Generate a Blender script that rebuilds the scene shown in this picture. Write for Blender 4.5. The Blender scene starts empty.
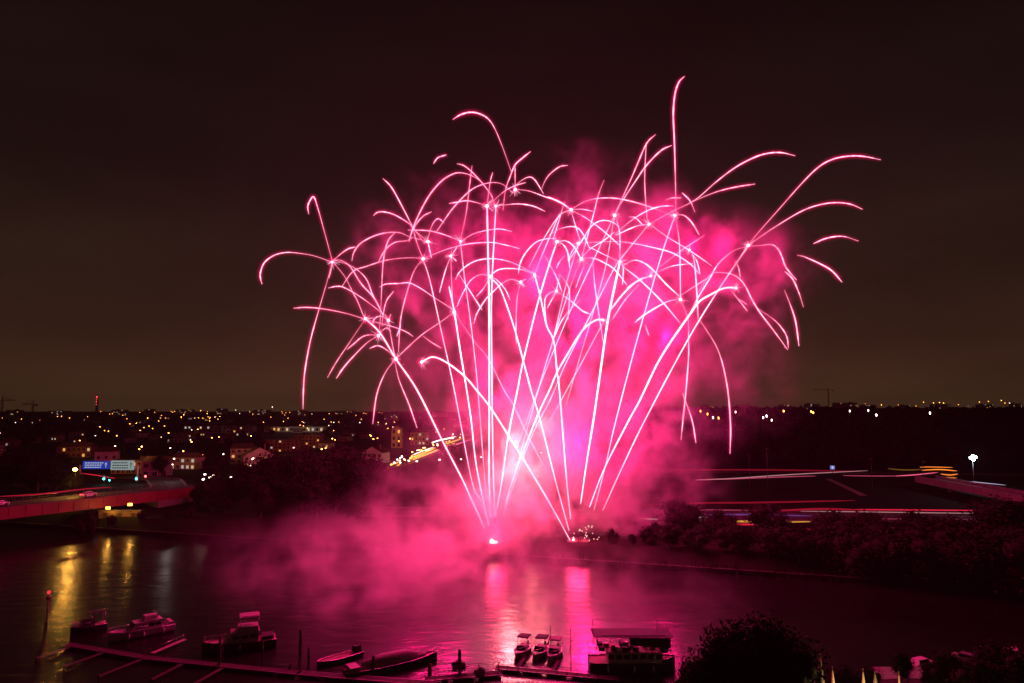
import bpy, bmesh, math, random
import numpy as np
from mathutils import Vector, Matrix

R = random.Random(7)
scn = bpy.context.scene
COL = scn.collection

# ------------------------------------------------------------------ camera
CAM_Z, PITCH, FPX = 42.0, math.atan(68.5 / 683.0), 683.0
cam_data = bpy.data.cameras.new("camera")
cam_data.lens = 24.01
cam_data.sensor_width = 36.0
cam_data.clip_start = 0.5
cam_data.clip_end = 40000.0
cam = bpy.data.objects.new("camera", cam_data)
cam.location = (0, 0, CAM_Z)
cam.rotation_euler = (math.radians(90) + PITCH, 0, 0)
COL.objects.link(cam)
scn.camera = cam

# ------------------------------------------------------------------ night sky: city glow on low cloud
world = bpy.data.worlds.new("World")
scn.world = world
world.use_nodes = True
nt = world.node_tree
nt.nodes.clear()
w_out = nt.nodes.new("ShaderNodeOutputWorld")
w_bg = nt.nodes.new("ShaderNodeBackground")
w_tc = nt.nodes.new("ShaderNodeTexCoord")
w_sep = nt.nodes.new("ShaderNodeSeparateXYZ")
nt.links.new(w_tc.outputs["Generated"], w_sep.inputs[0])
w_ramp = nt.nodes.new("ShaderNodeValToRGB")
nt.links.new(w_sep.outputs[2], w_ramp.inputs[0])
cr = w_ramp.color_ramp
cr.elements[0].position = 0.0
cr.elements[0].color = (0.047, 0.0240, 0.0110, 1)
cr.elements[1].position = 0.62
cr.elements[1].color = (0.0034, 0.0021, 0.0018, 1)
for p, c in ((0.06, (0.038, 0.0172, 0.0090)), (0.16, (0.0205, 0.0106, 0.0062)), (0.34, (0.0092, 0.0052, 0.0040))):
    e = cr.elements.new(p)
    e.color = (*c, 1)
w_map = nt.nodes.new("ShaderNodeMapping")
w_map.inputs["Scale"].default_value = (1.2, 1.2, 5.0)
nt.links.new(w_tc.outputs["Generated"], w_map.inputs[0])
w_noise = nt.nodes.new("ShaderNodeTexNoise")
w_noise.inputs["Scale"].default_value = 2.2
w_noise.inputs["Detail"].default_value = 5
nt.links.new(w_map.outputs[0], w_noise.inputs["Vector"])
w_mr = nt.nodes.new("ShaderNodeMapRange")
w_mr.inputs["From Min"].default_value = 0.3
w_mr.inputs["From Max"].default_value = 0.72
w_mr.inputs["To Min"].default_value = 0.80
w_mr.inputs["To Max"].default_value = 1.22
nt.links.new(w_noise.outputs[0], w_mr.inputs["Value"])
nt.links.new(w_ramp.outputs[0], w_bg.inputs["Color"])
nt.links.new(w_mr.outputs[0], w_bg.inputs["Strength"])
nt.links.new(w_bg.outputs[0], w_out.inputs["Surface"])

# ------------------------------------------------------------------ exposure and sampling
scn.view_settings.view_transform = "Standard"
scn.view_settings.look = "None"
scn.view_settings.exposure = 0.0
scn.view_settings.gamma = 1.0
scn.view_settings.use_curve_mapping = False
cy = scn.cycles
cy.use_denoising = True
cy.denoiser = "OPENIMAGEDENOISE"
cy.max_bounces = 6
cy.diffuse_bounces = 2
cy.glossy_bounces = 3
cy.transmission_bounces = 4
cy.volume_bounces = 1
cy.transparent_max_bounces = 16
cy.sample_clamp_indirect = 6.0
cy.volume_step_rate = 1.5
cy.volume_max_steps = 256
cy.use_light_tree = True

# ------------------------------------------------------------------ where a pixel's line of sight meets a distance or a level
CP, SP = math.cos(PITCH), math.sin(PITCH)

def ray(px, py):
    u, v = (px - 512.0) / FPX, (341.5 - py) / FPX
    return u, CP - v * SP, SP + v * CP

def at(px, py, Y):
    x, y, z = ray(px, py)
    return Vector((x * Y / y, Y, CAM_Z + z * Y / y))

def on(px, py, z=0.0):
    x, y, dz = ray(px, py)
    t = (z - CAM_Z) / dz
    return Vector((x * t, y * t, z))

# ------------------------------------------------------------------ terrain
def sm(a, b, x):
    t = max(0.0, min(1.0, (x - a) / (b - a)))
    return t * t * (3 - 2 * t)

def bank_y(x):                       # far bank of the river
    return 197.0 - 0.31 * x

def ground_h(x, y):
    d = y - bank_y(x)
    h = 4.0 * sm(-1.0, 9.0, d) - 1.2 * (1 - sm(-6, 2, d))
    right = sm(40, 160, x - (y - 450) * 0.05)
    h += right * 27.0 * sm(520, 850, y)
    h += (24.0 + 3 * math.sin(x * 0.004)) * sm(700, 3200, y)
    h += right * -6.0 * sm(1200, 3000, y)
    h += 6.2 * (1 - sm(18, 62, math.hypot(x + 165, y - 318)))
    h += 7.0 * sm(1500, 3300, y) * (0.5 + 0.5 * math.sin(x * 0.0023 + 1.0))
    return h

def ground_hit(px, py, lift):
    """distance along the ground at which something LIFT metres tall has its top at the pixel"""
    x, y, z = ray(px, py)
    Y = 240.0
    while Y < 4200:
        if CAM_Z + z * Y / y <= ground_h(x * Y / y, Y) + lift:
            return Y
        Y *= 1.006
    return None

# ------------------------------------------------------------------ object helpers
def tag(o, label=None, cat=None, group=None, kind=None):
    if label: o["label"] = label
    if cat: o["category"] = cat
    if group: o["group"] = group
    if kind: o["kind"] = kind
    return o

def empty(name, loc, rz=0.0):
    o = bpy.data.objects.new(name, None)
    o.location = loc
    o.rotation_euler = (0, 0, rz)
    COL.objects.link(o)
    return o

def link(name, me, parent=None, loc=None, rz=0.0):
    o = bpy.data.objects.new(name, me)
    COL.objects.link(o)
    if parent is not None: o.parent = parent
    if loc is not None: o.location = loc
    if rz: o.rotation_euler = (0, 0, rz)
    return o

def copy_thing(o, loc, rz=0.0, scale=None, label=None, group=None):
    c = o.copy()
    COL.objects.link(c)
    c.location = loc
    c.rotation_euler = (0, 0, rz)
    if scale is not None: c.scale = scale if hasattr(scale, "__len__") else (scale,) * 3
    if label: c["label"] = label
    if group: c["group"] = group
    for ch in o.children:
        d = ch.copy(); COL.objects.link(d); d.parent = c
        for g in ch.children:
            e = g.copy(); COL.objects.link(e); e.parent = d
    return c

class MB:
    """collects shapes and links them as one mesh object"""
    def __init__(s):
        s.v, s.f, s.m, s.sm = [], [], [], []
    def add(s, vs, fs, mi=0, smooth=False):
        b = len(s.v)
        s.v += [tuple(p) for p in vs]
        for f in fs:
            s.f.append(tuple(b + i for i in f)); s.m.append(mi); s.sm.append(smooth)
        return s
    def box(s, c, d, rz=0.0, mi=0, taper=1.0):
        cx, cy_, cz = c; hx, hy, hz = d[0] / 2, d[1] / 2, d[2] / 2
        ca, sa = math.cos(rz), math.sin(rz)
        vs = []
        for k, t in ((-1, 1.0), (1, taper)):
            for i, j in ((-1, -1), (1, -1), (1, 1), (-1, 1)):
                x, y = i * hx * t, j * hy * t
                vs.append((cx + x * ca - y * sa, cy_ + x * sa + y * ca, cz + k * hz))
        return s.add(vs, [(3, 2, 1, 0), (4, 5, 6, 7), (0, 1, 5, 4), (1, 2, 6, 5), (2, 3, 7, 6), (3, 0, 4, 7)], mi)
    def tube(s, pts, rad, n=6, mi=0, cap=True, smooth=True):
        pts = [Vector(p) for p in pts]
        m = len(pts)
        rad = rad if hasattr(rad, "__len__") else [rad] * m
        vs, up = [], None
        for i, p in enumerate(pts):
            t = (pts[min(i + 1, m - 1)] - pts[max(i - 1, 0)])
            t = t.normalized() if t.length > 1e-9 else Vector((0, 0, 1))
            if up is None:
                up = t.cross(Vector((0.31, 0.83, 0.17))).normalized()
            up = (up - t * up.dot(t)).normalized()
            b = t.cross(up)
            for k in range(n):
                a = 2 * math.pi * k / n
                vs.append(p + (up * math.cos(a) + b * math.sin(a)) * rad[i])
        fs = [(i * n + k, i * n + (k + 1) % n, (i + 1) * n + (k + 1) % n, (i + 1) * n + k) for i in range(m - 1) for k in range(n)]
        if cap:
            fs += [tuple(range(n - 1, -1, -1)), tuple((m - 1) * n + k for k in range(n))]
        return s.add(vs, fs, mi, smooth)
    def ball(s, c, r, n=8, mi=0, sq=(1, 1, 1)):
        vs, fs = [], []
        for i in range(1, n // 2 + 1):
            th = math.pi * i / (n // 2 + 1)
            for k in range(n):
                a = 2 * math.pi * k / n
                vs.append((c[0] + r * sq[0] * math.sin(th) * math.cos(a), c[1] + r * sq[1] * math.sin(th) * math.sin(a), c[2] + r * sq[2] * math.cos(th)))
        top, bot, m = len(vs), len(vs) + 1, n // 2
        vs += [(c[0], c[1], c[2] + r * sq[2]), (c[0], c[1], c[2] - r * sq[2])]
        for i in range(m - 1):
            for k in range(n):
                fs.append((i * n + k, (i + 1) * n + k, (i + 1) * n + (k + 1) % n, i * n + (k + 1) % n))
        for k in range(n):
            fs.append((top, k, (k + 1) % n)); fs.append((bot, (m - 1) * n + (k + 1) % n, (m - 1) * n + k))
        return s.add(vs, fs, mi, True)
    def mesh(s, name, mats):
        me = bpy.data.meshes.new(name)
        me.from_pydata(s.v, [], s.f)
        for m in (mats if isinstance(mats, (list, tuple)) else [mats]): me.materials.append(m)
        me.polygons.foreach_set("material_index", s.m)
        me.polygons.foreach_set("use_smooth", s.sm)
        me.update()
        return me
    def build(s, name, mats, parent=None, loc=None, rz=0.0):
        return link(name, s.mesh(name, mats), parent, loc, rz)

# ------------------------------------------------------------------ materials
def mat(name, col, rough=0.6, metal=0.0, var=0.0, scale=1.0, bump=0.0, col2=None, spec=0.5):
    m = bpy.data.materials.new(name)
    m.use_nodes = True
    n = m.node_tree
    b = n.nodes["Principled BSDF"]
    b.inputs["Base Color"].default_value = (*col, 1)
    b.inputs["Roughness"].default_value = rough
    b.inputs["Metallic"].default_value = metal
    b.inputs["Specular IOR Level"].default_value = spec
    if var or bump:
        tc = n.nodes.new("ShaderNodeTexCoord")
        nz = n.nodes.new("ShaderNodeTexNoise")
        nz.inputs["Scale"].default_value = scale
        nz.inputs["Detail"].default_value = 5
        n.links.new(tc.outputs["Object"], nz.inputs["Vector"])
        if var:
            mx = n.nodes.new("ShaderNodeMix"); mx.data_type = "RGBA"
            c2 = col2 or tuple(c * (1 - var) for c in col)
            mx.inputs["A"].default_value = (*c2, 1)
            mx.inputs["B"].default_value = (*col, 1)
            mr = n.nodes.new("ShaderNodeMapRange")
            mr.inputs["From Min"].default_value = 0.35; mr.inputs["From Max"].default_value = 0.65
            n.links.new(nz.outputs[0], mr.inputs["Value"])
            n.links.new(mr.outputs[0], mx.inputs["Factor"])
            n.links.new(mx.outputs["Result"], b.inputs["Base Color"])
        if bump:
            bp = n.nodes.new("ShaderNodeBump")
            bp.inputs["Strength"].default_value = bump
            n.links.new(nz.outputs[0], bp.inputs["Height"])
            n.links.new(bp.outputs[0], b.inputs["Normal"])
    return m

def glow(name, col, strength, sampled=False, attr=None):
    m = bpy.data.materials.new(name)
    m.use_nodes = True
    n = m.node_tree
    n.nodes.clear()
    o = n.nodes.new("ShaderNodeOutputMaterial")
    e = n.nodes.new("ShaderNodeEmission")
    e.inputs["Color"].default_value = (*col, 1)
    e.inputs["Strength"].default_value = strength
    if attr:
        a = n.nodes.new("ShaderNodeAttribute"); a.attribute_name = attr
        mu = n.nodes.new("ShaderNodeMath"); mu.operation = "MULTIPLY"
        mu.inputs[1].default_value = strength
        n.links.new(a.outputs["Fac"], mu.inputs[0])
        n.links.new(mu.outputs[0], e.inputs["Strength"])
    n.links.new(e.outputs[0], o.inputs["Surface"])
    try: m.cycles.emission_sampling = "AUTO" if sampled else "NONE"
    except Exception: pass
    return m

def glow_volume(name, col, strength):
    m = bpy.data.materials.new(name)
    m.use_nodes = True
    n = m.node_tree
    n.nodes.clear()
    o = n.nodes.new("ShaderNodeOutputMaterial")
    e = n.nodes.new("ShaderNodeEmission")
    e.inputs["Color"].default_value = (*col, 1)
    e.inputs["Strength"].default_value = strength
    n.links.new(e.outputs[0], o.inputs["Volume"])
    try: m.cycles.emission_sampling = "NONE"
    except Exception: pass
    return m

def point_light(name, loc, col, power, radius, parent=None):
    l = bpy.data.lights.new(name, "POINT")
    l.color = col
    l.energy = power
    l.shadow_soft_size = radius
    o = bpy.data.objects.new(name, l)
    COL.objects.link(o)
    o.location = loc
    if parent is not None:
        o.parent = parent
        o.location = Vector(loc) - parent.location
    return o
# ================================================================== RIVER, GROUND, ROADS
water_m = mat("river_water", (0.006, 0.006, 0.0055), 0.14, spec=0.5)
n = water_m.node_tree
tc = n.nodes.new("ShaderNodeTexCoord")
mp = n.nodes.new("ShaderNodeMapping"); mp.inputs["Rotation"].default_value = (0, 0, math.radians(-17)); mp.inputs["Scale"].default_value = (0.30, 0.85, 1)
n.links.new(tc.outputs["Object"], mp.inputs[0])
n1 = n.nodes.new("ShaderNodeTexNoise"); n1.inputs["Scale"].default_value = 0.45; n1.inputs["Detail"].default_value = 5; n1.inputs["Distortion"].default_value = 0.5
n2 = n.nodes.new("ShaderNodeTexNoise"); n2.inputs["Scale"].default_value = 0.05; n2.inputs["Detail"].default_value = 2
n.links.new(mp.outputs[0], n1.inputs["Vector"]); n.links.new(mp.outputs[0], n2.inputs["Vector"])
mrr = n.nodes.new("ShaderNodeMapRange"); mrr.inputs["From Min"].default_value = .35; mrr.inputs["From Max"].default_value = .65
mrr.inputs["To Min"].default_value = 0.17; mrr.inputs["To Max"].default_value = 0.27
n.links.new(n2.outputs[0], mrr.inputs["Value"])
bp = n.nodes.new("ShaderNodeBump"); bp.inputs["Strength"].default_value = 0.5; bp.inputs["Distance"].default_value = 0.4
n.links.new(n1.outputs[0], bp.inputs["Height"])
pb = n.nodes["Principled BSDF"]
n.links.new(bp.outputs[0], pb.inputs["Normal"]); n.links.new(mrr.outputs[0], pb.inputs["Roughness"])
pb.inputs["IOR"].default_value = 1.42
b = MB(); b.add([(-1600, -60, 0), (1600, -60, 0), (1600, 900, 0), (-1600, 900, 0)], [(0, 1, 2, 3)])
tag(b.build("river", water_m), kind="structure")

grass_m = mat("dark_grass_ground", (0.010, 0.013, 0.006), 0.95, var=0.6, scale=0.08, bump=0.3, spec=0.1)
def axis(lo, hi, fine_lo, fine_hi, step, grow):
    xs = [fine_lo]
    while xs[-1] < fine_hi: xs.append(xs[-1] + step)
    s = step
    while xs[-1] < hi: s *= grow; xs.append(xs[-1] + s)
    ls, s = [fine_lo], step
    while ls[-1] > lo: s *= grow; ls.append(ls[-1] - s)
    return ls[:0:-1] + xs
xs = axis(-5200, 5200, -260, 320, 6.0, 1.12)
ds = axis(-9, 5200, -8, 130, 2.4, 1.07)
vs = []
for d in ds:
    for x in xs:
        y = d + bank_y(max(-900, min(600, x)))
        vs.append((x, y, ground_h(x, y) if abs(x) < 900 else ground_h(math.copysign(900, x), y)))
W = len(xs)
fs = [(j * W + i, j * W + i + 1, (j + 1) * W + i + 1, (j + 1) * W + i) for j in range(len(ds) - 1) for i in range(W - 1)]
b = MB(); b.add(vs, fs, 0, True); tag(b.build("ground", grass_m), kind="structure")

quay_m = mat("near_quay_paving", (0.03, 0.028, 0.026), 0.95, var=0.5, scale=0.4, bump=0.2)
edge = [(-420, 60), (-140, 92), (0, 98), (32, 99), (60, 105), (140, 104), (420, 40)]
b = MB()
vs = [(x, y, 3.0) for x, y in edge] + [(x, y, -1.5) for x, y in edge] + [(-420, -60, 3.0), (420, -60, 3.0)]
k = len(edge)
b.add(vs, [tuple(range(k)) + (2 * k + 1, 2 * k)] + [(i, k + i, k + i + 1, i + 1) for i in range(k - 1)])
tag(b.build("near_bank", quay_m), kind="structure")

asphalt_m = mat("asphalt", (0.05, 0.05, 0.052), 0.75, var=0.35, scale=0.3, bump=0.15)
kerb_m = mat("kerb_stone", (0.25, 0.24, 0.22), 0.8, var=0.3, scale=1)
line_m = mat("road_paint", (0.7, 0.7, 0.68), 0.6, var=0.3, scale=2)
def drape(pts, step=8.0):
    out = []
    for (x0, y0), (x1, y1) in zip(pts, pts[1:]):
        L = math.hypot(x1 - x0, y1 - y0); m = max(1, int(L / step))
        out += [(x0 + (x1 - x0) * i / m, y0 + (y1 - y0) * i / m) for i in range(m)]
    return out + [pts[-1]]
def strip(mb, pts, off0, off1, lift, mi=0, dash=None):
    P_ = drape(pts); rows = []
    for i, (x, y) in enumerate(P_):
        a, c = P_[max(0, i - 1)], P_[min(len(P_) - 1, i + 1)]
        dx, dy = c[0] - a[0], c[1] - a[1]; L = math.hypot(dx, dy) or 1
        nx, ny = -dy / L, dx / L
        z = ground_h(x, y) + lift
        rows.append(((x + nx * off0, y + ny * off0, z), (x + nx * off1, y + ny * off1, z)))
    for i in range(len(rows) - 1):
        if dash and i % dash: continue
        mb.add([rows[i][0], rows[i][1], rows[i + 1][1], rows[i + 1][0]], [(0, 1, 2, 3)], mi)
def road(name, pts, w):
    mb = MB(); strip(mb, pts, w / 2, -w / 2, 0.16)
    tag(mb.build(name, asphalt_m), kind="structure")
    mk = MB()
    for o in (w / 2 - 0.5, -w / 2 + 0.5): strip(mk, pts, o + 0.1, o - 0.1, 0.168)
    strip(mk, pts, 0.1, -0.1, 0.168, dash=2)
    tag(mk.build("road_markings", line_m), kind="structure")
    for o in (w / 2 + 0.15, -w / 2 - 0.15):
        kb = MB(); P_ = drape(pts)
        strip(kb, pts, o + 0.15, o - 0.15, 0.28)
        tag(kb.build("kerb", kerb_m), kind="structure")
UPPER = [(10, 432), (100, 428), (200, 420), (270, 412), (420, 380)]
LOWER = [(-60, 262), (40, 254), (110, 250), (190, 247), (300, 236)]
HIGHWAY = [(-104, 330), (-98, 400), (-82, 485), (-70, 700), (-62, 1025), (-50, 1600)]
JUNCTION = [(-140, 286), (-160, 318), (-205, 345), (-300, 360)]
road("upper_road", UPPER, 15)
road("riverside_road", LOWER, 24)
road("highway", HIGHWAY, 20)
road("bridge_approach_road", JUNCTION, 14)
pth = MB(); strip(pth, [tuple(on(828, 479, 4)[:2]), tuple(on(845, 487, 4)[:2]), tuple(on(864, 496, 4)[:2])], 1.6, -1.6, 0.12)
tag(pth.build("slope_path", mat("pale_path", (0.30, 0.27, 0.25), 0.9, var=0.3, scale=1)), kind="structure")
# stone wall along the far water's edge
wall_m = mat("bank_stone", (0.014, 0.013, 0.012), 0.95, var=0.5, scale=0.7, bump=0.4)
mb = MB()
for i in range(-90, 70):
    x0, x1 = i * 4.0, i * 4.0 + 4.0
    y0, y1 = bank_y(x0) + 0.6, bank_y(x1) + 0.6
    mb.add([(x0, y0 - .4, -1), (x1, y1 - .4, -1), (x1, y1 - .2, 1.3), (x0, y0 - .2, 1.3), (x0, y0 + 1.0, 1.3), (x1, y1 + 1.0, 1.3)], [(0, 1, 2, 3), (3, 2, 5, 4)])
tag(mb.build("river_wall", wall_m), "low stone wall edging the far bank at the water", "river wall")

# ================================================================== TREES
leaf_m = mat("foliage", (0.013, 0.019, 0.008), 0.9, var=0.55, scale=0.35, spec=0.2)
bark_m = mat("bark", (0.10, 0.075, 0.055), 0.9, var=0.4, scale=3, bump=0.4)
def crown_mesh(seed, w, h, nleaf, leaf, lobes=9, low=0.25):
    r = random.Random(seed); mb = MB()
    L = []
    for i in range(lobes):
        a = r.uniform(0, 6.28); q = r.uniform(0.15, 0.36) * w
        L.append((math.cos(a) * q, math.sin(a) * q, h * r.uniform(low, 0.80), r.uniform(0.19, 0.31) * w))
    L.append((0, 0, h * 0.82, 0.21 * w)); L.append((0, 0, h * 0.5, 0.3 * w))
    for (cx, cy_, cz, rr) in L:
        mb.ball((cx, cy_, cz), rr * 0.62, 8, sq=(1, 1, 0.85))
    for i in range(nleaf):
        cx, cy_, cz, rr = L[r.randrange(len(L))]
        d = Vector((r.gauss(0, 1), r.gauss(0, 1), r.gauss(0, 1))).normalized() * rr * (r.uniform(0.55, 1.12) if r.random() < 0.85 else r.uniform(1.0, 1.38))
        p = Vector((cx, cy_, cz)) + Vector((d.x, d.y, d.z * 0.9))
        u = Vector((r.gauss(0, 1), r.gauss(0, 1), r.gauss(0, 0.6))).normalized()
        v = u.cross(Vector((r.gauss(0, 1), r.gauss(0, 1), r.gauss(0, 1)))).normalized()
        s = leaf * r.uniform(0.5, 1.25)
        mb.add([p - u * s, p + v * s * 0.55, p + u * s, p - v * s * 0.55], [(0, 1, 2, 3)])
    return mb.mesh("crown", leaf_m)
def trunk_mesh(seed, h, r0):
    r = random.Random(seed); mb = MB()
    top = Vector((r.uniform(-.3, .3), r.uniform(-.3, .3), h * 0.72))
    mb.tube([(0, 0, -0.6), (0, 0, h * .06), tuple(top * 0.5 + Vector((.12, .05, 0))), tuple(top)], [r0 * 1.4, r0, r0 * .7, r0 * .2], 8)
    for i in range(7):
        a = r.uniform(0, 6.28); z = h * r.uniform(.22, .55); q = h * r.uniform(.16, .3)
        mb.tube([(0, 0, z), (math.cos(a) * q * .5, math.sin(a) * q * .5, z + q * .5), (math.cos(a) * q, math.sin(a) * q, z + q * .8)], [r0 * .42, r0 * .28, r0 * .08], 5)
    return mb.mesh("trunk", bark_m)
# unit kinds: 10 m tall
KINDS = {"broad": [(crown_mesh(s, 9.0, 10, 5200, 0.26), trunk_mesh(s, 10, 0.26)) for s in (1, 2, 3)],
         "tall": [(crown_mesh(s, 5.2, 10, 3400, 0.22, 10, 0.15), trunk_mesh(s, 10, 0.20)) for s in (4, 5)],
         "bush": [(crown_mesh(s, 12.0, 8, 3200, 0.32, 10, 0.18), trunk_mesh(s, 6, 0.15)) for s in (6, 7)],
         "far": [(crown_mesh(s, 9.5, 10, 700, 0.55, 8), trunk_mesh(s, 10, 0.26)) for s in (8, 9, 10)]}
tr = random.Random(11)
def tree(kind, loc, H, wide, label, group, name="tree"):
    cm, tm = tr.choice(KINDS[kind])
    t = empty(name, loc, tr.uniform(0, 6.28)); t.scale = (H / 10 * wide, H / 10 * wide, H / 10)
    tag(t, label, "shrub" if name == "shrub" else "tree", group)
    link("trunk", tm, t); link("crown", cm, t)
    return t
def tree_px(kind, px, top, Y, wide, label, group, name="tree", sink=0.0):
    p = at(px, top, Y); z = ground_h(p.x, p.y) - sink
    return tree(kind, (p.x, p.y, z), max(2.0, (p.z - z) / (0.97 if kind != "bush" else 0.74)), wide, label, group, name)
G1 = "big trees on the far bank left of the smoke"
for px, top, Y, w, lab in ((214, 474, 262, .85, "dark tree at the end of the red bridge, left of the big bank trees"),
                           (243, 462, 266, .95, "rounded dark tree under the white gabled house, second from the bridge"),
                           (276, 455, 262, 1.0, "tall dark bank tree below the reddish apartment block"),
                           (304, 451, 258, 1.0, "broad dark tree with town lights glinting through its top"),
                           (338, 447, 256, 1.05, "tallest dark tree on the far bank, left of the bright highway"),
                           (372, 456, 252, .9, "dark reddish tree at the edge of the thick pink smoke"),
                           (318, 482, 240, .8, "lower dark tree at the water in front of the tallest bank tree"),
                           (262, 486, 247, .8, "low spreading tree at the water below the reddish apartment block"),
                           (355, 489, 236, .8, "low dark tree at the water, half lost in pink smoke"),
                           (226, 496, 256, .75, "small tree at the water right of the bridge underpass"),
                           (196, 487, 275, .8, "dark tree beside the tall white lamp at the bridge head")):
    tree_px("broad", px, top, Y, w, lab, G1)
tree_px("broad", 76, 473, 272, .8, "small tree lit yellow by a street lamp at the far end of the bridge", "trees round the bridge head")
for px, top, Y, w, lab in ((14, 447, 330, 1.1, "dark tree at the left edge of the town"), (40, 452, 320, 1.1, "dark tree behind the bridge, left of the blue sign"),
                           (58, 462, 300, 1.0, "low dark tree next to the yellow lit tree"), (160, 455, 345, .9, "round dark tree right of the red traffic light")):
    tree_px("broad", px, top, Y, w, lab, "trees round the bridge head")
G2 = "trees along the far bank right of the fireworks"
for kd, px, top, Y, w, lab in (("broad", 627, 512, 216, .9, "pink lit bank tree closest to the mortars"), ("broad", 680, 501, 214, .95, "leafy bank tree at the right rim of the pink smoke"),
                               ("broad", 718, 510, 206, .9, "smaller round bank tree just left of the yellow light streak"), ("tall", 770, 502, 202, 1.6, "upright bank tree between the two yellow light streaks"),
                               ("broad", 832, 511, 193, 1.1, "dark bank tree below the slanting slope path"), ("broad", 872, 514, 190, 1.2, "dark wide bank tree under the red and white light streaks"),
                               ("broad", 912, 512, 186, 1.1, "dark bank tree below the orange roadworks lights"), ("broad", 952, 517, 180, 1.2, "dark low bank tree under the ramp bridge"),
                               ("broad", 1003, 500, 178, 1.2, "tall dark tree at the right edge, in front of the ramp bridge"), ("broad", 1044, 498, 182, 1.2, "dark tree cut by the right edge of the frame"),
                               ("broad", 800, 524, 196, .9, "lower bank tree right of the upright one"), ("broad", 655, 522, 208, .9, "low round tree between the two pink lit bank trees"),
                               ("broad", 668, 524, 193, .85, "lower bank tree in front of the pink rim tree"), ("broad", 700, 528, 189, .85, "low rounded tree at the water under the leafy bank tree"), ("broad", 738, 525, 187, .85, "low rounded tree at the water left of the upright bank tree"),
                               ("broad", 768, 530, 183, .85, "low rounded tree at the water below the upright bank tree"), ("broad", 632, 534, 197, .7, "little bank tree in the pink smoke right of the mortars"), ("broad", 798, 534, 180, .85, "low rounded tree at the water below the right yellow light streak"), ("bush", 612, 530, 200, 0.43, "low bush on the bank closest to the rightmost mortar"), ("bush", 648, 528, 199, 0.56, "low bush at the water below the low round tree"), ("bush", 692, 533, 194, 0.68, "low bush at the water under the leafy bank tree"),
                               ("bush", 735, 529, 189, 0.74, "low bush under the smaller round bank tree"), ("bush", 778, 530, 184, 0.74, "low bush at the water below the upright bank tree"), ("bush", 818, 537, 179, 0.74, "low bush at the dark waterline, below the slope path tree"),
                               ("bush", 858, 536, 175, 0.74, "low bush at the dark waterline under the wide bank tree"), ("bush", 900, 536, 171, 0.81, "low bush at the dark waterline below the orange roadworks lights"),
                               ("bush", 945, 534, 168, 0.81, "low bush at the dark waterline below the ramp bridge"), ("bush", 990, 537, 164, 0.81, "low bush at the dark waterline by the right edge"), ("bush", 1028, 538, 161, 0.81, "low bush cut by the right edge at the waterline")):
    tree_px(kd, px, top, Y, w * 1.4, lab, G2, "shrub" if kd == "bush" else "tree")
for px, top, Y, w, lab in ((88, 513, 240, .6, "low bush at the water left of the lamp-lit wall under the bridge"), (112, 516, 243, .5, "low bush in front of the lamp-lit wall under the bridge"), (142, 511, 245, .7, "low bush right of the lamp-lit wall under the bridge"), (168, 512, 246, .8, "low bush at the water between the wall and the bank trees"), (190, 508, 248, .9, "low bush at the water left of the big bank trees")):
    tree_px("bush", px, top, Y, w, lab, "bushes at the water under the bridge", "shrub")
wb = random.Random(8)
rd_m = MB()
for i in range(2600):                              # reeds and weeds hanging over the river wall
    x = wb.uniform(-60, 135); cl = 0.5 + 0.5 * math.sin(x * .9) * math.sin(x * .23 + 1)
    if wb.random() > .25 + .75 * cl: continue
    y = bank_y(x) + wb.uniform(-.5, 2.6); z = max(0.2, ground_h(x, y)); h = wb.uniform(.5, 1.9) * (.5 + cl)
    a_ = wb.uniform(0, 6.28); w_ = wb.uniform(.05, .22)
    dx, dy = math.cos(a_) * w_, math.sin(a_) * w_; bx_, by_ = wb.uniform(-.6, .6), wb.uniform(-.7, .3)
    rd_m.add([(x - dx, y - dy, z - .2), (x + dx, y + dy, z - .2), (x + dx * .7 + bx_ * .4, y + dy * .7 + by_ * .4, z + h * .6), (x + bx_, y + by_, z + h), (x - dx * .7 + bx_ * .4, y - dy * .7 + by_ * .4, z + h * .6)], [(0, 1, 2, 3, 4)])
tag(rd_m.build("weeds", leaf_m), "dark weeds and reeds along the far water's edge", kind="stuff")
# wooded hill on the right: one far mass
wd = MB(); wr = random.Random(3)
for i in range(1500):
    y = 470 + 800 * wr.random() ** 1.3; x = wr.uniform(0.10, 1.1) * y
    if x < 60 + (y - 450) * 0.05: continue
    z = ground_h(x, y); hh = wr.uniform(9, 15); ww = wr.uniform(5, 8)
    wd.ball((x, y, z + hh * .55), 1.0, 8, sq=(ww * .8, ww * .8, hh * .5))
    for q in range(22):
        d = Vector((wr.gauss(0, 1), wr.gauss(0, 1), abs(wr.gauss(0, 1)) * .9)).normalized()
        p = Vector((x + d.x * ww * .95, y + d.y * ww * .95, z + hh * .55 + d.z * hh * .55))
        u = Vector((wr.gauss(0, 1), wr.gauss(0, 1), wr.gauss(0, 1))).normalized(); v = u.orthogonal().normalized(); s = wr.uniform(.7, 1.5)
        wd.add([p - u * s, p + v * s * .6, p + u * s, p - v * s * .6], [(0, 1, 2, 3)])
tag(wd.build("woods", mat("far_foliage", (0.010, 0.013, 0.007), 0.9, spec=0.1)), "dark wooded hillside behind the upper road", kind="stuff")

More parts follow.
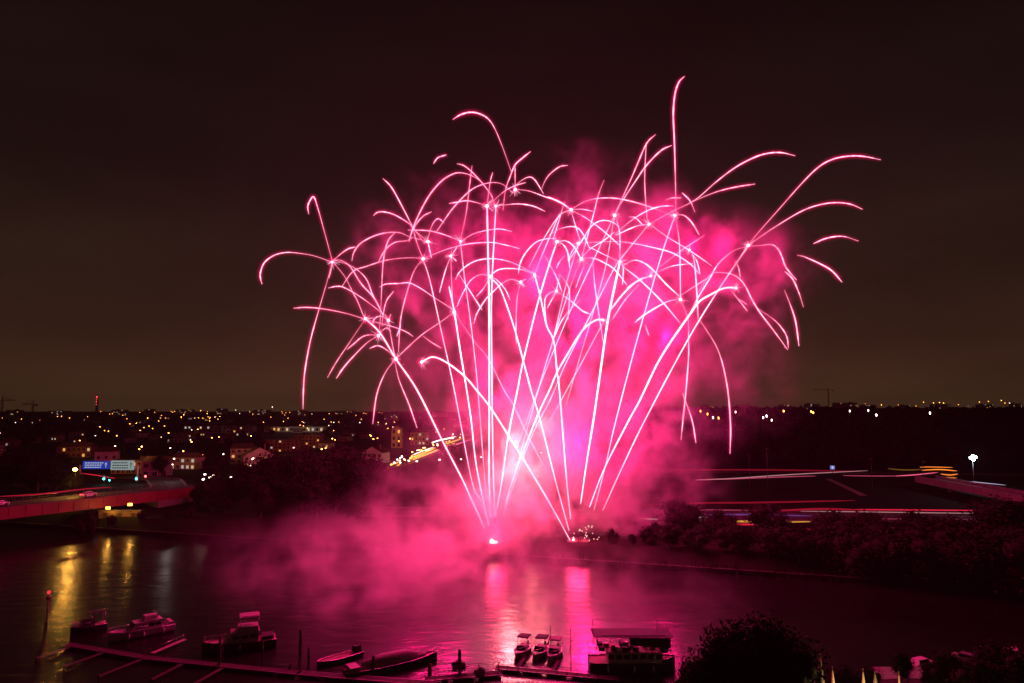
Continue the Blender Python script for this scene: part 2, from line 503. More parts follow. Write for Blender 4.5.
# ================================================================== RED BRIDGE ON THE LEFT
red_m = mat("red_bridge_paint", (0.15, 0.006, 0.013), 0.6, var=0.35, scale=0.25)
conc_m = mat("concrete", (0.16, 0.15, 0.14), 0.85, var=0.35, scale=0.4, bump=0.2)
steel_m = mat("grey_steel", (0.22, 0.22, 0.23), 0.45, metal=0.7, var=0.3, scale=2)
dark_m = mat("dark_painted_metal", (0.02, 0.02, 0.022), 0.5)
BA, BB = Vector((-231, 112, 0)), Vector((-129, 283, 0))
bd = (BB - BA).normalized(); bn = Vector((-bd.y, bd.x, 0)); BL = (BB - BA).length; ang = math.atan2(bd.y, bd.x)
br = empty("road_bridge", (BA.x, BA.y, 0), ang); tag(br, "red painted girder bridge crossing the river on the left", "bridge")
m_ = MB(); m_.box((BL / 2, 7, 10.35), (BL, 13.4, 0.9)); m_.build("deck", conc_m, br)
m_ = MB(); m_.box((BL / 2, 7, 10.9), (BL, 12.6, 0.12)); m_.build("carriageway", asphalt_m, br)
for oy in (0.25, 13.75):
    m_ = MB(); m_.box((BL / 2, oy, 8.75), (BL, 0.5, 3.3)); m_.box((BL / 2, oy, 10.55), (BL, 0.9, 0.22)); m_.box((BL / 2, oy, 7.0), (BL, 0.9, 0.2))
    for k in range(int(BL / 5)): m_.box((k * 5 + 2.5, oy, 8.75), (0.16, 0.86, 3.2))
    m_.build("girder", red_m, br)
    m_ = MB(); m_.tube([(0, oy, 12.1), (BL, oy, 12.1)], 0.07); m_.tube([(0, oy, 11.4), (BL, oy, 11.4)], 0.05)
    for k in range(int(BL / 2.5) + 1): m_.tube([(min(BL, k * 2.5), oy, 10.6), (min(BL, k * 2.5), oy, 12.1)], 0.05, 5)
    m_.build("railing", steel_m, br)
for k in (0.28, 0.56):
    m_ = MB(); m_.box((BL * k, 7, 3.2), (2.0, 9, 7.6)); m_.box((BL * k, 7, 6.8), (3.2, 13, 0.7)); m_.build("pier", conc_m, br)
m_ = MB(); m_.box((BL - 8, 7, 5.4), (16, 14.6, 3.1)); m_.build("abutment", conc_m, br)
u0, u1 = at(98, 516, 249), at(140, 513, 249)
q = MB(); q.box(((u0.x + u1.x) / 2, 249.6, 4.6), (u1.x - u0.x, .7, 3.2)); uw = empty("quay_wall", (0, 0, 0)); tag(uw, "lamp-lit ochre wall standing under the end of the red bridge", "wall")
q.build("wall", mat("ochre_wall", (.22, .15, .07), .85, var=.4, scale=.6), uw)
q = MB(); q.box(((u0.x + u1.x) / 2, 249.5, 6.28), (u1.x - u0.x + .6, 1.1, .16)); q.build("coping", conc_m, uw)
for k in range(3):
    q = MB(); q.box((u0.x + (u1.x - u0.x) * (k + .5) / 3, 249.2, 4.4), (1.5, .1, 2.0)); q.build("door", mat("dark_door", (.05, .035, .02), .6), uw)
# ramp bridge on the right
pink_conc_m = mat("pale_concrete", (0.24, 0.22, 0.21), 0.8, var=0.3, scale=0.3, bump=0.2)
RA, RB = Vector((206, 345, 0)), Vector((196, 205, 0))
rd = (RB - RA).normalized(); RL = (RB - RA).length
rb = empty("ramp_bridge", (RA.x, RA.y, 0), math.atan2(rd.y, rd.x)); tag(rb, "pale concrete ramp bridge at the right edge beneath the floodlight", "bridge")
m_ = MB(); m_.box((RL / 2, -0.2, 7.4), (RL, 9.6, 1.6)); m_.build("deck", pink_conc_m, rb)
for oy in (-5.2, 4.8):
    m_ = MB(); m_.box((RL / 2, oy, 8.0), (RL, 0.35, 3.2)); m_.build("parapet", pink_conc_m, rb)
for k in (0.15, 0.5, 0.85):
    m_ = MB(); m_.tube([(RL * k, 0, 2.5), (RL * k, 0, 6.7)], 1.0, 12); m_.build("pier", conc_m, rb)
# ================================================================== THE FIREWORKS
# t = rising trail, s = spark streak; "kind width heat points..." ; the last word of a header is the distance of the burst
FIRE = """
# 205 332 262 | farthest left pink burst, one streak hooking left and one drooping to the rooftops
s 1.5 1.0 332,262 314.5,256 301.6,253.6 287,252.4 274.2,255.3 264.5,262.5 260.5,272.2 260.5,278.6 262,284
s 1.7 1.0 332,260 324,230.3 317.7,207.7 313.6,196.8 309.6,201.3 307.7,207 308.8,214
s 1.4 .9 332,262 327.5,280 319.5,307.4 310.6,339.6 305,370 303.4,390 303,409
s 1.4 .9 332,262 340,254.5 348.3,248.8 355.5,247
s 1.3 .9 333.8,261 340,260 350,266.5 361,283.5 374,298 383,315
s 1.3 .9 335,260 353,267 366,278.6 372.5,294.7 378,304
s 1.0 .8 333,262 345,277 353,293 357,300 364,317
s .9 .7 332,262 331,270 329,278
# 201 365.4 318.7 | pink burst with a level streak pointing left above two falling arcs
t 2.4 1.3 484,528 478,513.6 469.8,496 462.7,480 442.5,441 417,390 396,359 380,333 365.4,318.7
s 1.2 .9 365,319 344.5,313 322,308.7 305.8,307.4 293.7,308.2
s 1.0 .8 364,321 349.3,342.8 336.4,362 327.5,377.5
s 1.0 .7 365,319 375,322 392.8,326.7 405.7,331.6 413,336.4
# 203 378.5 335.6 | small pink burst with two arcs falling left and one tall thin streak above
s 1.3 .9 378.5,335.6 370,334.8 362,337 354,343.6 346.9,349.6
s 1.4 .9 378.5,335.6 367,342.8 352.5,357.3 342.8,368.6 336.4,378.3
s 1.0 .8 378.5,335 383,330 387,328 391,331.6
s 1.2 .9 379,334 380.7,312 382,280 383.7,257.7 388,241 395,232.5
# 207 388.3 320.3 | small pink burst with a tight hooked curl beside the level left-pointing streak
s 1.2 .9 388.3,320 383,316.7 377.5,316.7 373.5,320.3 373,323.5
s 1.0 .8 388.3,320 391,336.4 393.6,351 395.5,359
s 1.2 .9 382,326 383,315.5 386.4,301 393.6,291.3
s 1.3 1.0 386,316 380,311.4 360.6,297 344.5,287.7 336.4,286.4 328.3,288
s .8 .6 388.3,320 391,314
# 200 396 359 | pink burst low on the left whose two long legs fall to the rooftops
s 1.3 .9 396,359 388,351 378.3,345.7 369.4,348.5
s 1.3 .9 395,359.3 384.7,373.8 376.7,394.8 372.7,423.8
s 1.2 .9 394.7,361 399.2,380.3 409,404.5 417,427.8
s 1.5 .9 400.5,317 400,327 396.8,336.4
# 209 423 258.8 | pink burst with one long streak reaching left and another right
t 1.3 .9 488.3,523 480,499 471.6,480 454.3,390 441.5,332 430,281 423,258.8
s 1.1 .8 423,258.8 410,257.7 387,260 366,266.5 353,271.4 341.8,286.7
s 1.0 .7 423,259 417,243 413.7,231
s 1.1 .8 424,258.5 433,254.5 448.3,248.8 467.7,244 490,242.4 504.7,244.8 520,248.8
s 1.1 .8 423,259 415.5,268.5 409.7,283 401,317 398.4,352
# 212 427.9 241.6 | pink burst with four streaks sweeping up and left, beside the upward needle
t 1.6 1.0 431.4,257.7 429.5,249 427.9,241.6
s 1.3 .9 427.5,240 432,225.4 437.9,218.7 444.3,223
s 1.4 .9 426,241 409.5,236.7 399.8,232.7 387,232.7 374,236 361,243 354,252 351.8,261
s 1.2 .9 412,238 406,240.8 395,242.4 385.4,249.6 378,262.5
s 1.4 1.0 427.9,241.6 413,228.7 409.5,223.8 395,215 383.7,211.8 377,212.6 373.3,215.8
s 1.5 1.0 422,240 412.9,227 404,210 391.8,187.8 383,178.6
s 1.4 .9 408.9,241.6 414.5,227 422.6,216.6 431.4,211.8
# 206 460.4 241.6 | pink burst with a straight upward needle and level arms, left of the twin trails
t 1.1 .8 486,495 482.5,450 477,380 472,333 464.5,277 460.4,241.6
s 1.2 .8 460.4,241.6 450,236.7 430.6,231 408,230
s 1.1 .8 460.4,241.6 472.5,234.3 487,230.3 500,229 511.7,231.6
s 1.0 .8 460.4,240 466,214 469,190 472,165.7
# 204 450.8 256 | small pink firework with one falling leg, below the upward needle
s 1.2 .9 450.8,256 445,272 439.5,292.3
s 1.0 .8 451,256 457,247
s 1.2 .9 450.8,256 456.4,261
s .9 .7 450.8,256 452.4,300 454.3,312
# 202 454.3 312 | pink firework on a thick straight trail, spreading thin arms low left of centre
t 2.2 1.2 489,526 482,495 475.5,460 471.5,423 466.7,390 460.3,351 454.3,312 449,286.4
s 1.2 .9 454.3,312 449,307 434.5,297.7 420,288 409,282.9 399.5,283.5 386,284 379.9,287
s .9 .7 454.3,312 439.5,322.7 421.8,334.8 405.7,349.3 397,358
s 1.1 .8 454.3,312 474,341 488.5,359 504,390 514,406 525,430 538,455 552,480
s .9 .7 423,336 431,342 441,348
# 208 487 206 | left one of the twin vertical trails, with a level arm pointing left from its tip
t 2.4 1.3 490.7,518 489,480 489.3,430 489.3,350 489,300 488,250 487,206
s 1.4 .9 487,206 475.7,202.3 466,200.7 456.4,202.3 449,203.5
s 1.1 .8 487,206 490.2,182 492.7,172.5
s 1.3 .9 488,204 492.7,198.3 485.4,187 474,174 464.5,166 457.2,163.6
s 1.4 1.0 442,157 446,155 437.9,157.7 433.5,163.6
# 209 495.9 206 | right one of the twin vertical trails, with a level arm curving down to the right
t 1.8 1.1 495.5,517 493.5,480 492.5,430 491.6,350 491.4,300 493.5,250 495.9,206
s 1.3 .9 496,206 509.6,204.4 520.8,204 533.7,206.3 545,211.3
s 1.3 .9 495,205 490,193 480.6,181.4 471,175.4 461,172.8 453,174 442,180.6 430.6,193.5 421,210 413,228 409,241
# 211 515.2 189.4 | pink firework burst at the top centre-left with a tall arc curling over to the left
s 1.7 1.0 511,171 503,148.3 495,129 488.6,119.3 480.6,114.2 471,112.2 461,114.5 453,119.3
s 1.0 .8 515,196 515.1,180 515,164.5
s 1.6 1.0 503,210 505.5,190 510,177 515,165 522.5,158 530.5,151.6
s 1.1 .8 491,203 504.7,191 516,185.4 525.7,182.5
s 1.3 .9 516,185 522.5,179.8 529.7,177 535.4,180.6 543.4,193.5
s 1.2 .9 516,189.4 529,191 545,196.7 559.5,201.5 571,209.6
s 1.4 .9 541.8,188.6 545,181 550,174 559.7,166.7 567.7,165.4
s 1.3 .9 513,193 503,184.6 493.5,182.5 482,184.6 471,190 459.6,200.7 450,212 437,231
# 203 490 276.5 | pink burst with short arcs round its tip, in front of the twin vertical trails
t 2.0 1.2 569,530.5 555.3,480 538.4,413.5 531,390 516.7,336.4 507,306 499,286.5 490.2,278
s 1.2 .9 490,276 480.6,274.6 471,280 464.5,290 459.6,300 457,306.6
s 1.1 .8 490,277 483.8,288 476.5,296.3
s 1.2 .9 490,277 497,280 505.4,289.7 510,300
s 1.4 .9 458,273 466,285 475.7,300 482,310
# 207 520.8 282 | small sparkling pink burst with one arc falling left, beside the twin trails
s 1.3 .9 520,281.5 511,279.4 501.5,284 491.8,293 484.4,301 476.4,314.6 474,323.5
s 1.1 .8 520.5,282.5 517,299.3 516,328 516.5,345
s .8 .6 520.8,282 526,279
s .8 .6 520.8,282 525,287
# 205 534.5 274.6 | pink firework on a kinked trail with two wide arcs thrown to the left
t 2.1 1.2 570.8,519.3 566.6,480 559.4,390 557,372 553.7,341 546.5,325 540,295 534.5,274.6
s 1.4 .9 534.5,274.6 522.5,269.8 509.6,268.5 498.3,269.8 490,276
s 1.4 .9 534.5,274 522.5,267.3 509.6,261.7 495,258.8 480.6,259.6 469.3,264 459.6,272 455.6,279.4
s 1.1 .8 535.4,272 545,248 559.5,214
# 206 557 241.7 | brightest pink burst at the centre, on a thick trail leaning right
t 2.2 1.2 497,508 502,480 508.6,434 517.5,390 523,362 538.6,300 550,262 557,241.7
s 1.6 1.0 557,240 551.5,238.3 537,241.6 525.7,252.8 520,264 518.4,273.8
s 1.4 1.0 557,241 566,241 574,246.7 580.6,258
s 1.6 1.0 557,242 563,244.5 567.7,252.6 569.7,267.9
s 1.3 .9 549,235 559.7,229 571,226.5 579,229 584.6,237 589.5,248.3
s 1.2 .8 545,256 556.3,277 562,292
# 211 571 209.6 | pink burst above the bright centre with a long flat arch reaching right
t 1.1 .8 529,267 543,240 559,216 571,209.6
s 1.5 1.0 571,209.6 582,203 593.5,199 606.4,197.9 619.3,198.8 635.4,202.4 653,208 666,213
s 1.1 .8 571,209.6 582,209.3 592.7,211.2
s 1.4 .9 571,210 585.4,217.7 603,230.6 621,246.7
s 1.1 .8 571,210 575,224 580,240
s 1.5 1.0 571,209.6 559.7,202.4 548.2,196.7
s 1.1 .8 564.5,201.6 559,220 553,240
s 1.1 .8 604,180.3 598.3,195 593.5,214.5 582,256
# 208 578.2 243.5 | small pink burst just right of the brightest centre one, on a thin leaning trail
t 1.0 .8 514,480 516.7,466.7 544,370 553,340 566,285 578.2,243.5
s 1.0 .8 578.2,243.5 573,250 567.7,260
s 1.0 .8 584.6,264.6 580,276 575.8,288
# 204 581.4 258.8 | small pink burst with an arc bending down to the right, under the bright centre
s 1.4 .9 581.4,258.8 592,258 601.6,261.4 614.5,269.5 627,285
s 1.2 .8 592.7,259 594,277 596,294.5 603,341
s 1.2 .8 581,259 590,249 603,241 614.5,232
s 1.0 .8 581,259 571,285 560,318 553,340
# 203 556.4 291 | pink burst low in the centre, a hooked curl either side
s 1.4 .9 556.4,291 549,293.7 545,299.3 545,312 546.5,325
s 1.6 .9 556.4,291 571,301 582,310.6 590,314
s 1.2 .8 556.4,291 551.5,300 547.3,308
s 1.2 .8 559.7,274.3 567,284 569.5,294 568,320
s 1.0 .8 559.7,274.3 558,283 556,291
s 1.0 .8 564.5,255.8 560,261 556.4,268
s 1.2 .8 579.8,300 563,318.6 553,340
# 200 603 320 | pink comet arching over to the right with no burst, rising out of the left mortar
t 2.0 1.1 504.5,508 512.7,480 522.3,453.8 538.4,413.5 550,389 556.4,373.6 566,356.7 582,331 595,320.5 604,319.7
t .9 .7 550,420 562,398.6 582,362 603,323
# 200 421.6 362 | thick pink comet crossing up to the left in a long diagonal, without a burst
t 2.3 1.2 571,542 553,509 536,480 507.8,434.5 489.3,406 476.4,390 465,376.7 447.4,363 433,357 421.6,362
# 212 614.5 215.3 | pink burst right of centre throwing two long straight streaks steeply up
t 1.1 .8 516,450 540,385 556,345 575,300 593.5,260 614.5,215.3
t .9 .7 566,405 585,340 597,299 607,260 614,218
s 1.4 .9 615,214 617.7,208 630.6,180 637,165 646.7,143.3 655.5,134.5
s 1.6 1.0 615,214 621,203 636.2,180 646.7,165 661,150.6 671.7,145.4
s 1.2 .8 615.3,217 619.3,230.6 620,256
# 207 620 261.4 | pink burst on the thickest upright trail right of centre, one arm humped
t 3.0 1.4 580.6,504 587,460 593.5,420 601.6,363 604.8,340 609.6,310.6 620,261.4
s 1.6 1.0 622,266 630.6,261.4 637,260.3 646.7,264.6 656.4,273.5 666,284 679,296
s 1.6 1.0 622,265 625.7,268.7 640,280 662.8,302.5 680.5,323.5
s 1.3 .9 621,263 623.3,268.7 622.5,284.8
s 1.0 .8 620,262 603,254 589.5,247
s 1.3 .9 620,256 620,232 614.5,223.3 603,220.4 592,225.7 582.2,240.2 569.3,260
# 204 650.7 276 | small pink burst with two close parallel arcs falling to the left
s 1.8 1.0 650.7,276 638.6,280 624,293 610,310.6
s 1.1 .8 638.6,285 625,300 612.8,318.6
s 1.5 .9 650,276 638,281 626.5,288
s .9 .7 645,324.5 647,330 649,335.8
# 210 649 224 | pink burst right of centre with two long streaks reaching far to the upper right
t 1.2 .8 503,515 530,440 550,400 566,363 592,312 608,280 620,260 649,224
s 1.6 1.0 650,223.5 671,212 695,200 716,182 736,167 756,156.7 770,153 782,152.7 795,155.7
s 1.4 .9 690,202.5 716,192 736,187 755,184
s 1.3 .9 648.3,224 635.4,226.5 615.3,235.4
s 1.5 .9 615.3,233.8 630.6,221 646.7,211 661,206.4 673,206
s 1.3 .9 629,217 635.4,217.7 643.5,225.7
s 1.3 .9 650.7,225 669,238 690,250.7 712,266
s .9 .8 648,222 646.7,214.5 644.7,180 646.2,143.3
# 206 674.9 215.3 | pink burst with the tallest streak of all rising straight above it
t 1.3 .9 594,510 605,467.7 616,420 637,340 660,260 674.9,215.3
s 1.8 1.0 675.5,212 675.7,195 675.4,180 674.4,142.5 673.3,113.5 675,94 679,82 684.5,76.4
s 1.5 .9 674.9,215 683.7,215.3 691.8,222.5 699,234.6
s 1.3 .9 665.2,200.3 672.5,197.9 681.3,197.9
s 1.6 .9 695,212 690,200.8 682,192.7
s 1.1 .8 675.5,216 679.5,245 680.5,297
s 1.4 .9 581,243 614.5,241.5 633.8,243.5 653,247.5 672.5,253 690,263.8 699.9,274.3
# 204 680.5 299.3 | pink burst low on the right with a long thin leg falling toward the road
s 1.8 1.0 680.5,299.3 669,301 656.4,307.4 643.5,315.4 634.6,322.7
s 1.2 .9 680.5,300 688,319 688.5,340 688.6,357 686,390.5 683,420 681,440
s 1.2 .9 682.5,393 692,420 696,443
s .9 .7 682,294.5 709.5,276.7
s 1.4 .9 698,293 710.3,274.6 723,272.7 732.8,274.6 741,280.3 746.5,288.3 752,299.6 760,312.5 774,331 787.6,349.6
s 1.3 .9 757.8,308.5 773,319 781,327 786.8,336.7 788.4,348
# 208 689.4 250 | small pink firework whose long thin streak falls straight down to the wooded hill
s 1.1 .8 658,272 672.5,266 692.6,263.5
s .9 .8 659.6,267 682,250 704,235.6
s 1.4 .9 689.4,250 693.4,257.4 695.8,276.7 698.2,318.6
s 1.3 .9 690,251 696.6,260.6 700,273.5
s 1.4 1.0 700.5,321 718,350 727,385 730.5,424 730,453.6
# 206 736 288 | thick pink comet rising to the right and curling over with no burst
t 2.6 1.3 589.5,507 604.8,467.7 629,420 640,400 661.2,356.7 691.8,311.6 700,301 710.3,294.8 721.6,289 729.6,287.5 736,288.3
s 1.0 .8 729.6,289 738,299 747.3,311
s .8 .7 739,299 747,304.5
# 209 748.3 245.5 | farthest right pink burst, two long streaks arching right and drooping arms beneath
t 1.5 1.0 603,510 621,470 645,420 687.7,340 718.3,290 748.3,245.5
s 1.6 1.0 748.3,245.5 756,235.3 780,208 804,181 820,166 834.4,158.7 850.5,156 864.5,156.5 880.6,159.7
s 1.5 1.0 748.3,245.5 754,241.3 776,226.3 802,211 820.4,204.6 836.4,202.6 850.5,204.2 862.5,209.2
s 1.5 .9 748,246 760,245.6 771.5,244.5 778,248.9 782,257 786,267.4 796.5,280
s 1.7 1.0 803.4,307 799,293 792.5,278.7 784.7,271.4
s 1.6 1.0 784.4,290 790.8,306 795.7,322 799,346
s 1.7 1.0 858.5,241 842.5,236.3 826.4,238.3 813.4,243.7
s 1.6 1.0 797.3,255.3 806,257.4 829.5,269 842,282
s 1.1 .8 735,261 738.5,267.4 740.4,278
s 1.6 .9 748,246 734,250.5 723,259 716,267 710,278 699,296 691,311
"""
core_m = glow("spark_core", (1.0, 0.50, 0.70), 1.75, attr="ember")
rise_m = glow("rising_core", (1.0, 0.66, 0.82), 1.9, attr="ember")
sheath_m = glow_volume("bloom_shell_inner", (1.0, 0.012, 0.15), 0.65)
halo_m = glow_volume("bloom_shell_mid", (1.0, 0.010, 0.13), 0.11)
halo2_m = glow_volume("bloom_shell_outer", (1.0, 0.010, 0.12), 0.030)  # three emissive volumes that paint the soft bloom round trails and bursts
burst_m = glow("burst_core", (1.0, 0.72, 0.88), 4.5)

def smooth_path(p, n=6):
    if len(p) < 3: return [p[0] + (p[-1] - p[0]) * (i / 8) for i in range(9)]
    out = []
    for i in range(len(p) - 1):
        a, b = p[i], p[i + 1]
        a0 = p[i - 1] if i else a * 2 - b
        b1 = p[i + 2] if i + 2 < len(p) else b * 2 - a
        for k in range(n):
            t = k / n
            out.append(0.5 * ((2 * a) + (b - a0) * t + (2 * a0 - 5 * a + 4 * b - b1) * t * t + (3 * a - a0 - 3 * b + b1) * t ** 3))
    out.append(p[-1])
    return out

def streak_mesh(pts, w, heat, rising, org):
    """a burning trail: hot core, bloom painted as glowing shells round it; pts run from where the spark started"""
    m = len(pts)
    fl = random.Random(int(w * 1000 + m * 7 + pts[0].x * 10))
    mb = MB()
    px = 205.0 / 683.0
    rad, ht = [], []
    for i in range(m):
        t = i / (m - 1)
        if rising:
            g = 0.55 + 0.45 * math.sin(math.pi * min(1, 0.10 + t * 0.95)) * (0.75 + 0.25 * t)
            r = 0.64 * w * (0.42 + 0.58 * t ** 0.6)
            if t > 0.97: r *= 0.8
        else:
            g = 0.52 + 0.48 * sm(0.0, 0.5, t)
            r = 0.78 * w * (0.24 + 0.72 * sm(0.03, 0.65, t)) * (1 + 0.10 * math.sin(i * 1.7 + w * 40)) * (1 - 0.72 * sm(0.84, 1.0, t))
        rad.append(max(0.06, 0.5 * r * px)); 
        q = pts[i] + org; e_ = math.hypot((q.x - 17) / 58, (q.z - 66) / 54)
        ht.append(g * heat * fl.uniform(0.62, 1.35) * (1 + 0.8 * (1 - sm(0.55, 1.05, e_))))        # mid-salvo cores brightened to make up for dimming by the smoke
    mb.tube(pts, rad, 6, 0)
    n_core = len(mb.v)
    t0, t1 = (pts[0] - pts[1]).normalized(), (pts[-1] - pts[-2]).normalized()
    for j, (k0, k1) in enumerate(((0.10, 1.7), (0.32, 2.5), (0.75, 3.0))):     # painted bloom: glowing shells, each closing a little further out
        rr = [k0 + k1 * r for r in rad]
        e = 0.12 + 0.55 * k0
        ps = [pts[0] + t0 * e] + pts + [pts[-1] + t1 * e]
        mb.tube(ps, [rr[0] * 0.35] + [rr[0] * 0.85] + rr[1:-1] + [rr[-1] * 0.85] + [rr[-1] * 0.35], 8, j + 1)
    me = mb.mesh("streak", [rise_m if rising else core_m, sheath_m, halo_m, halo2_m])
    a = me.attributes.new("ember", "FLOAT", "POINT")
    vals = np.ones(len(mb.v), dtype=np.float32)
    vals[:n_core] = np.repeat(np.array(ht, dtype=np.float32), 6)
    a.data.foreach_set("value", vals)
    return me

fr = random.Random(21)
BURSTS = []
cur = None
LAUNCH_Y = 203.0
for line in FIRE.strip().splitlines():
    if line.startswith("#"):
        head, label = line[1:].split("|")
        Y0, bx, by = map(float, head.split())
        c = at(bx, by, Y0)
        cur = empty("firework", c)
        tag(cur, label.strip(), "firework", "pink fireworks fanning up from the river bank")
        BURSTS.append((cur, c, Y0))
        bm = MB()
        bm.ball((0, 0, 0), fr.uniform(0.30, 0.46), 8)
        bm.ball((0, 0, 0), 0.85, 10, 1); bm.ball((0, 0, 0), 1.7, 10, 2)  # two added shells painting the bloom round the burst point
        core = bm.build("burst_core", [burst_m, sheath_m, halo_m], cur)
        hb = MB()
        for k in range(14):                       # fine sparks round the break
            d = Vector((fr.gauss(0, 1), fr.gauss(0, 1), fr.gauss(0, 1))).normalized()
            hb.tube([d * 0.4, d * fr.uniform(1.3, 3.1)], [0.07, 0.02], 4)
        sp = hb.build("fine_spark", core_m, core)
        a = sp.data.attributes.new("ember", "FLOAT", "POINT")
        a.data.foreach_set("value", np.full(len(sp.data.vertices), 0.7, dtype=np.float32))
        sp["kind"] = "stuff"
        continue
    k, w, heat, *ps = line.split()
    ps = [tuple(map(float, q.split(","))) for q in ps]
    L = [0.0]
    for (a, b), (c2, d) in zip(ps, ps[1:]): L.append(L[-1] + math.hypot(c2 - a, d - b))
    if k == "t":
        Ys = [LAUNCH_Y + (Y0 - LAUNCH_Y) * l / L[-1] for l in L]
    else:
        near = math.hypot(ps[0][0] - bx, ps[0][1] - by)
        lean = fr.uniform(-0.75, 0.75)
        Ys = [Y0 + lean * (0.3 * near * (near < 60) + l) * 0.3 for l in L]
    pts = [at(x, y, Y) - cur.location for (x, y), Y in zip(ps, Ys)]
    o = link("rising_trail" if k == "t" else "spark_streak", streak_mesh(smooth_path(pts), float(w), float(heat), k == "t", cur.location), cur)

# ---- lamps for the salvo's light: beside the bursts, plus added fill for the smoke
PINK = (1.0, 0.007, 0.18)
STAR_W = 25000
lr = random.Random(5)
for cur, c, Y0 in BURSTS:
    x, y = 0, 0
    p = c + Vector((0, lr.choice((-1, -1, -1, 1)) * lr.uniform(5, 14) + 0.0, 0))  # moved off the burst in depth so the smoke lights up evenly
    if p.y > Y0: p.y += 34
    point_light("star_fill_light", p, PINK, STAR_W * lr.uniform(0.7, 1.3), 2.5)
for x, y, Y, k in ((455, 420, 200, 1.2), (500, 390, 228, .6), (545, 400, 197, .6), (590, 440, 197, .8), (630, 410, 198, 1.2), (585, 460, 199, .9), (660, 440, 200, .6), (520, 340, 196, .6), (570, 350, 228, .6), (620, 340, 196, .6), (665, 335, 226, .8), (575, 440, 224, .8),
                   (430, 390, 197, .9), (710, 300, 196, .8), (700, 245, 228, .9), (420, 300, 196, .8), (480, 290, 230, .6), (480, 240, 228, .6)):
    point_light("star_fill_light", at(x, y, Y), PINK, STAR_W * k, 3.0)  # fill lamps added among the trails to brighten the smoke
for x, y, Y, k in ((518, 440, 204, 1.1), (542, 425, 236, .9), (508, 465, 203, .8), (530, 470, 236, .7)):
    point_light("launch_fill_light", at(x, y, Y), (1.0, 0.19, 0.20), STAR_W * k, 1.5)  # near-white lamps added in the smoke, well above the mortars
point_light("launch_fill_light", at(497, 530, 203), (1.0, 0.025, 0.12), STAR_W * .42, 3.0)
point_light("launch_fill_light", at(577, 530, 203), (1.0, 0.025, 0.12), STAR_W * .42, 3.0)

# ---- mortar racks on the bank with their muzzle flames
rack_m = mat("mortar_tube_black", (0.03, 0.03, 0.035), 0.5, var=0.4, scale=3)
wood_m = mat("rack_timber", (0.22, 0.15, 0.09), 0.8, var=0.4, scale=4)
flame_m = glow("muzzle_flame", (1.0, 0.62, 0.50), 5.0)
flame2_m = glow_volume("muzzle_glow", (1.0, 0.10, 0.22), 0.35)
for bx, by, lab, big in ((494.5, 541, "mortar rack with a flat spreading flame, leftmost of the three firing on the bank", 1.0),
                         (572.5, 543, "mortar rack with a tall narrow flame, middle one of the three firing on the bank", 0.8),
                         (584.5, 544.5, "mortar rack with a round flame and loose sparks, rightmost of the three", 0.9)):
    p = at(bx, by, LAUNCH_Y)
    gz = ground_h(p.x, p.y)
    r = empty("mortar_rack", (p.x, p.y, gz)); tag(r, lab, "firework mortar", "mortar racks on the river bank")
    top = p.z - gz - 0.6
    f = MB()
    f.box((0, -0.35, 0.15), (3.2, 0.12, 0.3)); f.box((0, 0.35, 0.15), (3.2, 0.12, 0.3))
    for s in (-1.5, 1.5): f.box((s, 0, max(0.4, top * 0.5)), (0.12, 0.58, max(0.8, top)))
    f.build("rack_frame", wood_m, r)
    for q in range(5):
        t = MB(); t.tube([((q - 2) * 0.55, 0, 0.05), ((q - 2) * 0.62, 0, max(1.2, top))], 0.16, 8); t.build("mortar_tube", rack_m, r)
    fl = MB()
    for q in range(7):
        dx = fr.uniform(-1, 1) * (1.5 if big == 1.0 else 0.55); h = fr.uniform(0.5, 1.5 if big != 0.8 else 2.6)
        fl.tube([(dx * 0.4, 0, top), (dx * 0.8, fr.uniform(-.2, .2), top + h * 0.5), (dx, 0, top + h)], [0.22, 0.42 * big, 0.05], 6)
    flo = fl.build("flame", flame_m, r)
    g = MB(); g.ball((0, 0, top + 0.7), 2.0, 10, sq=(1.5 if big == 1 else 0.9, 1, 0.8)); g.build("flame_glow", flame2_m, flo)
    if big == 0.9:
        sp = MB()
        for q in range(24):
            d = Vector((fr.uniform(-3.5, 4.2), fr.uniform(-1, 1), top + fr.uniform(0.8, 6)))
            sp.ball(d, 0.09, 6)
        spo = sp.build("loose_spark", flame_m, r); spo["kind"] = "stuff"

# ================================================================== SMOKE: one drifting cloud, density baked on a grid
# (pixel x, y, distance, half-width px, half-height px, half-depth m, density)
BLOBS = [(545, 505, 216, 100, 70, 24, 1.4), (530, 440, 220, 95, 80, 24, 1.2), (590, 400, 222, 110, 120, 26, 1.0), (645, 335, 222, 115, 110, 24, 1.1),
         (690, 265, 220, 85, 66, 20, .9), (600, 255, 222, 120, 80, 24, .7), (500, 270, 224, 110, 90, 24, .2), (440, 245, 224, 85, 65, 20, .20), (625, 475, 218, 80, 85, 20, 1.5),
         (470, 520, 208, 105, 55, 20, 1.1), (440, 540, 190, 90, 45, 30, .8), (390, 550, 180, 115, 50, 34, .9), (365, 585, 162, 120, 60, 36, .50), (500, 572, 178, 110, 34, 20, .55), (480, 600, 150, 170, 50, 34, .30),
         (775, 262, 216, 45, 40, 14, .6), (385, 285, 222, 60, 55, 18, .14), (580, 160, 222, 50, 45, 14, .14), (640, 150, 222, 45, 40, 12, .08), (740, 370, 222, 50, 70, 16, .2),
         (250, 570, 190, 90, 50, 30, .12), (455, 390, 228, 75, 90, 22, .2), (485, 330, 224, 75, 80, 22, .18), (640, 600, 150, 90, 35, 26, .15)]
SMOKE_MIN, SMOKE_MAX, VOX = Vector((-125, 112, 0.15)), Vector((108, 252, 130)), 1.25
smoke_mat = bpy.data.materials.new("pink_lit_smoke")
smoke_mat.use_nodes = True
